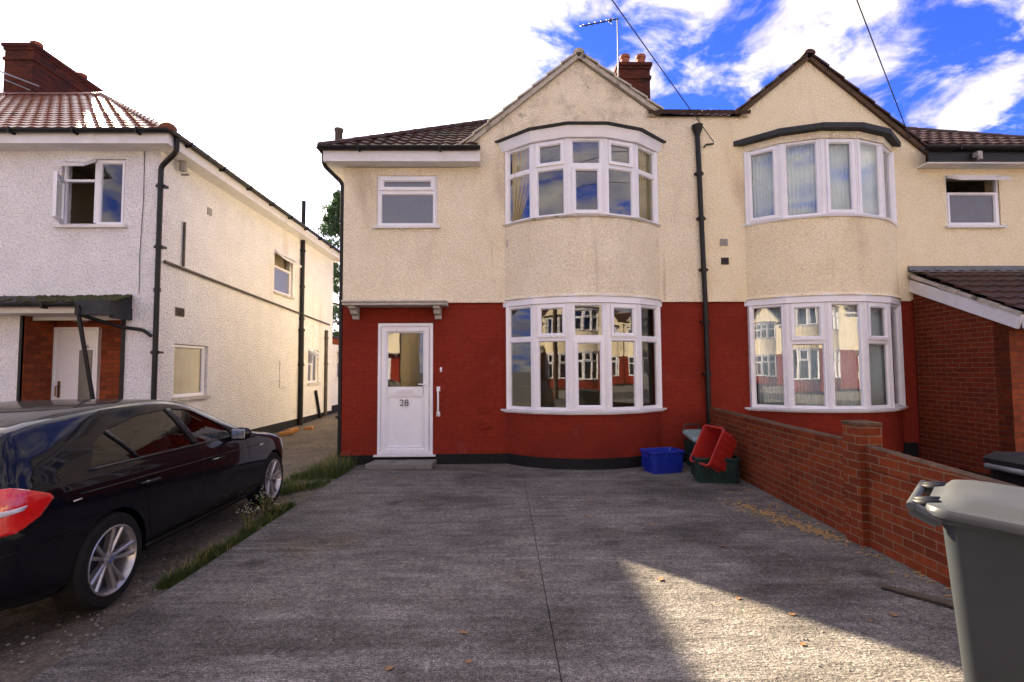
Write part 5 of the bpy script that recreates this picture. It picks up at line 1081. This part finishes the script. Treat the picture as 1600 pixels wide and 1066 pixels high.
# ================================================================ GRASS AND LITTER
def blades(name, spots, n, hlo, hhi, m, label, cat, spread=.1):
    s = MB(); R = random.Random(11)
    for i in range(n):
        cx, cy, cr, hs = R.choice(spots); x = cx + R.gauss(0, cr); y = cy + R.gauss(0, cr*1.3); 
        if x > -2.46 and y < 8.7 : x = -2.47 - R.random()*.1
        z = -.03; h_ = R.uniform(hlo, hhi)*hs; a = R.uniform(0, 2*pi); w = R.uniform(.002, .0045); l_ = R.uniform(.1, .8)*h_
        dx, dy = cos(a), sin(a); px_, py_ = -dy*w, dx*w; v = []
        for t in (0, .45, .8, 1): q = t*t*l_; k = (1 - t)*1.0 + .05; v += [(x + dx*q + px_*k, y + dy*q + py_*k, z + h_*t*(1 - .25*t)), (x + dx*q - px_*k, y + dy*q - py_*k, z + h_*t*(1 - .25*t))]
        s.add(v, [(0, 1, 3, 2), (2, 3, 5, 4), (4, 5, 7, 6)])
    return tag(s.build(name, m, None, fixn=False), label, cat, None, 'stuff')
sp = []
R_ = random.Random(4)
for i in range(64): t = R_.random()**1.3; sp.append((-2.51 - R_.random()*.07, 4.0 + t*2.2, .022, .45 + .5*R_.random()))
for i in range(5): sp.append((-2.56 - R_.random()*.10, 5.5 + R_.random()*.9, .035, .8))
for i in range(9): sp.append((-2.62 - R_.random()*.35, 6.9 + R_.random()*.7, .06, .9))
for i in range(40): sp.append((-2.95 + R_.random()*.42, 7.9 + R_.random()*1.5, .09, 1.7))
for i in range(6): sp.append((-3.3 + R_.random()*.5, 7.3 + R_.random()*.8, .07, .8))
blades('grass', sp, 24000, .04, .17, 'grass', 'green weedy grass along the left edge of the driveway', 'grass')
blades('dry_grass', [q for i, q in enumerate(sp) if i % 3 == 0], 1100, .08, .28, 'straw', 'dry straw coloured grass stalks among the green tufts', 'dry grass')
s = MB()
for i in range(420):
    t = rnd.random(); x = -3.0 - 2.5*rnd.random() if False else rnd.uniform(-5.5, -2.9); y = rnd.uniform(8, 20); q = rnd.uniform(.02, .06)
# weed with small white flowers next to the front wheel
def weed(x, y, label, seed, hmax=.30, n=13):
    R = random.Random(seed); o = thing('flowering_weed', (x, y, -.03), label, 'weed'); st = MB(); fl_ = MB(); lf = MB()
    for i in range(n):
        a = R.uniform(0, 2*pi); l_ = R.uniform(.02, .15); h_ = R.uniform(.15, hmax); tip = Vector((x + cos(a)*l_, y + sin(a)*l_, h_)); st.tube([(x + R.gauss(0, .02), y + R.gauss(0, .02), -.03), Vector((x, y, 0)).lerp(tip, .6) + Vector((0, 0, .02)), tip], [.003, .002, .0015], 4)
        for k in range(3): c = tip + Vector((R.gauss(0, .015), R.gauss(0, .015), R.gauss(0, .012))); fl_.lathe([(0, -.006), (.008, 0), (.005, .006), (0, .007)], c, n=5)
        for k in range(7):
            p = Vector((x, y, 0)).lerp(tip, R.random()); d = Vector((R.gauss(0, 1), R.gauss(0, 1), R.gauss(.2, .5))).normalized(); b = d.orthogonal().normalized(); lf.add([p, p + d*.025 + b*.008, p + d*.05, p + d*.025 - b*.008], [(0, 1, 2, 3)])
    st.build('stem', 'straw', o); fl_.build('flower', 'blossom', o); lf.build('foliage', 'grass', o, fixn=False)
weed(-2.62, 5.75, 'small white flowered weed beside the front wheel of the car', 2); weed(-2.60, 5.35, 'lower sparse weed left of the white flowered one, by the car sill', 5, .22, 9)
# fallen leaves
def leaf_mesh(seed):
    R = random.Random(seed); s = MB(); n = 8; v = [(0, 0, .004)]
    for i in range(n): a = 2*pi*i/n; r_ = (.022 if i % 2 else .034)*R.uniform(.7, 1.2); v.append((r_*cos(a)*1.5, r_*sin(a), .004 + R.uniform(0, .014)))
    s.add(v, [(0, i, i % n + 1) for i in range(1, n + 1)]); return s
LF = [(1.18, 3.95), (1.62, 3.62), (1.86, 3.38), (1.72, 3.02), (2.30, 3.28), (1.95, 4.65), (-.25, 3.2), (-.62, 2.84), (-1.0, 6.4), (.9, 5.6), (1.5, 5.3), (.25, 7.2), (-1.6, 7.6), (1.05, 6.3), (2.5, 3.35), (-.2, 2.9)]
proto = None
for i, (x, y) in enumerate(LF):
    o = leaf_mesh(i).build('fallen_leaf', 'leafdry', None); o.location = (x, y, .002); o.rotation_euler = (0, 0, rnd.uniform(0, 6)); k = rnd.uniform(.45, .85); o.scale = (k, k, k); tag(o, 'small curled orange brown leaf lying on the concrete driveway', 'leaf', 'fallen leaves on the driveway')
s = MB(); R = random.Random(9)
for i in range(420):
    t = R.random(); y = 6.1 - 1.25*t + R.gauss(0, .12); x = 2.72 + .38*t + R.gauss(0, .07)*(1.4 - t) ; 
    if i > 300: y = R.uniform(2.6, 7.0); x = 3.24 - .03*(5 - y)*.5 - abs(R.gauss(0, .14))
    x = min(x, 3.2)
    a = R.uniform(0, pi); l_ = R.uniform(.008, .028); s.obox((x, y, .006), (cos(a), sin(a), R.uniform(-.3, .3)), (-sin(a), cos(a), 0), (0, 0, 1), l_, .007, .002)
tag(s.build('wood_litter', 'chips', None), 'scatter of pale dry leaves and chips along the foot of the wall', 'litter', None, 'stuff')
s = MB()
for i in range(160):
    x = R.uniform(-2.3, 3.2); y = R.uniform(2.4, 8.3); q = R.uniform(.004, .011); s.lathe([(0, 0), (q, .001), (q*.6, q*.7), (0, q*.9)], (x, y, 0), n=5)
for i in range(26):
    x = R.uniform(-1.2, 0); y = R.uniform(8.3, 8.6); q = R.uniform(.005, .014); s.lathe([(0, 0), (q, .001), (q*.6, q*.7), (0, q*.9)], (x, y, 0), n=5)
for i in range(500):
    y = R.uniform(3.0, 9.0); x = -2.5 - abs(R.gauss(0, .22)); q = R.uniform(.004, .014); s.lathe([(0, -.002), (q, .001), (q*.6, q*.7), (0, q*.9)], (x, y, -.03), n=5)
tag(s.build('grit', 'step', None), 'small pale grit and crumbs scattered over the concrete', 'grit', None, 'stuff')
s = MB(); s.tube([(2.72, 3.75, .02), (2.95, 3.45, .03), (3.05, 3.0, .02)], [.018, .022, .016], 7); tag(s.build('stick', 'bark', None), 'short dark stick on the concrete beside the wall near the grey bin', 'stick')
for i, (x, y, a, l_) in enumerate(((-5.15, 12.3, .4, .16), (-5.25, 12.9, 1.0, .12), (-5.0, 13.3, .1, .10))):
    q = MB(); z = .10; q.obox((x, y, z + .02), (cos(a), sin(a), .1), (-sin(a), cos(a), 0), (0, 0, 1), l_, .08, .04); tag(q.build('brick_rubble', 'orange', None, bevel=.01), 'piece of orange brick rubble at the foot of the white side wall', 'rubble', 'orange rubble by the white wall')

# ================================================================ OPPOSITE SIDE (mirrored in the panes)
for src, lab, px_ in ((h1, 'cream semi-detached house on the opposite side of the road facing number 28', 3.1), (h2, 'right half of the cream semi-detached pair across the road', 3.1)):
    c = copy_tree(src); c['label'] = lab
    v = Vector(src.location); c.location = (px_*2 - v.x, -8.8 - 8.2, 0); c.rotation_euler = (0, 0, pi)
for dx_, l1, l2 in ((-16, 'cream half house with number 28 across the road opposite the white house', 'cream half house with brick porch across the road opposite the white house'),
        (16, 'cream half house with number 28 across the road, first pair to the right', 'cream half house with brick porch across the road, first pair to the right'),
        (-32, 'cream half house with number 28 farthest left across the road', 'cream half house with brick porch farthest left across the road'),
        (32, 'cream half house with number 28 farthest right across the road', 'cream half house with brick porch farthest right across the road')):
    for src, x_, lab in ((h1, 5.8, l1), (h2, -.8, l2)):
        c = copy_tree(src); c['label'] = lab; c.location = (x_ + dx_, -17.0, 0); c.rotation_euler = (0, 0, pi)
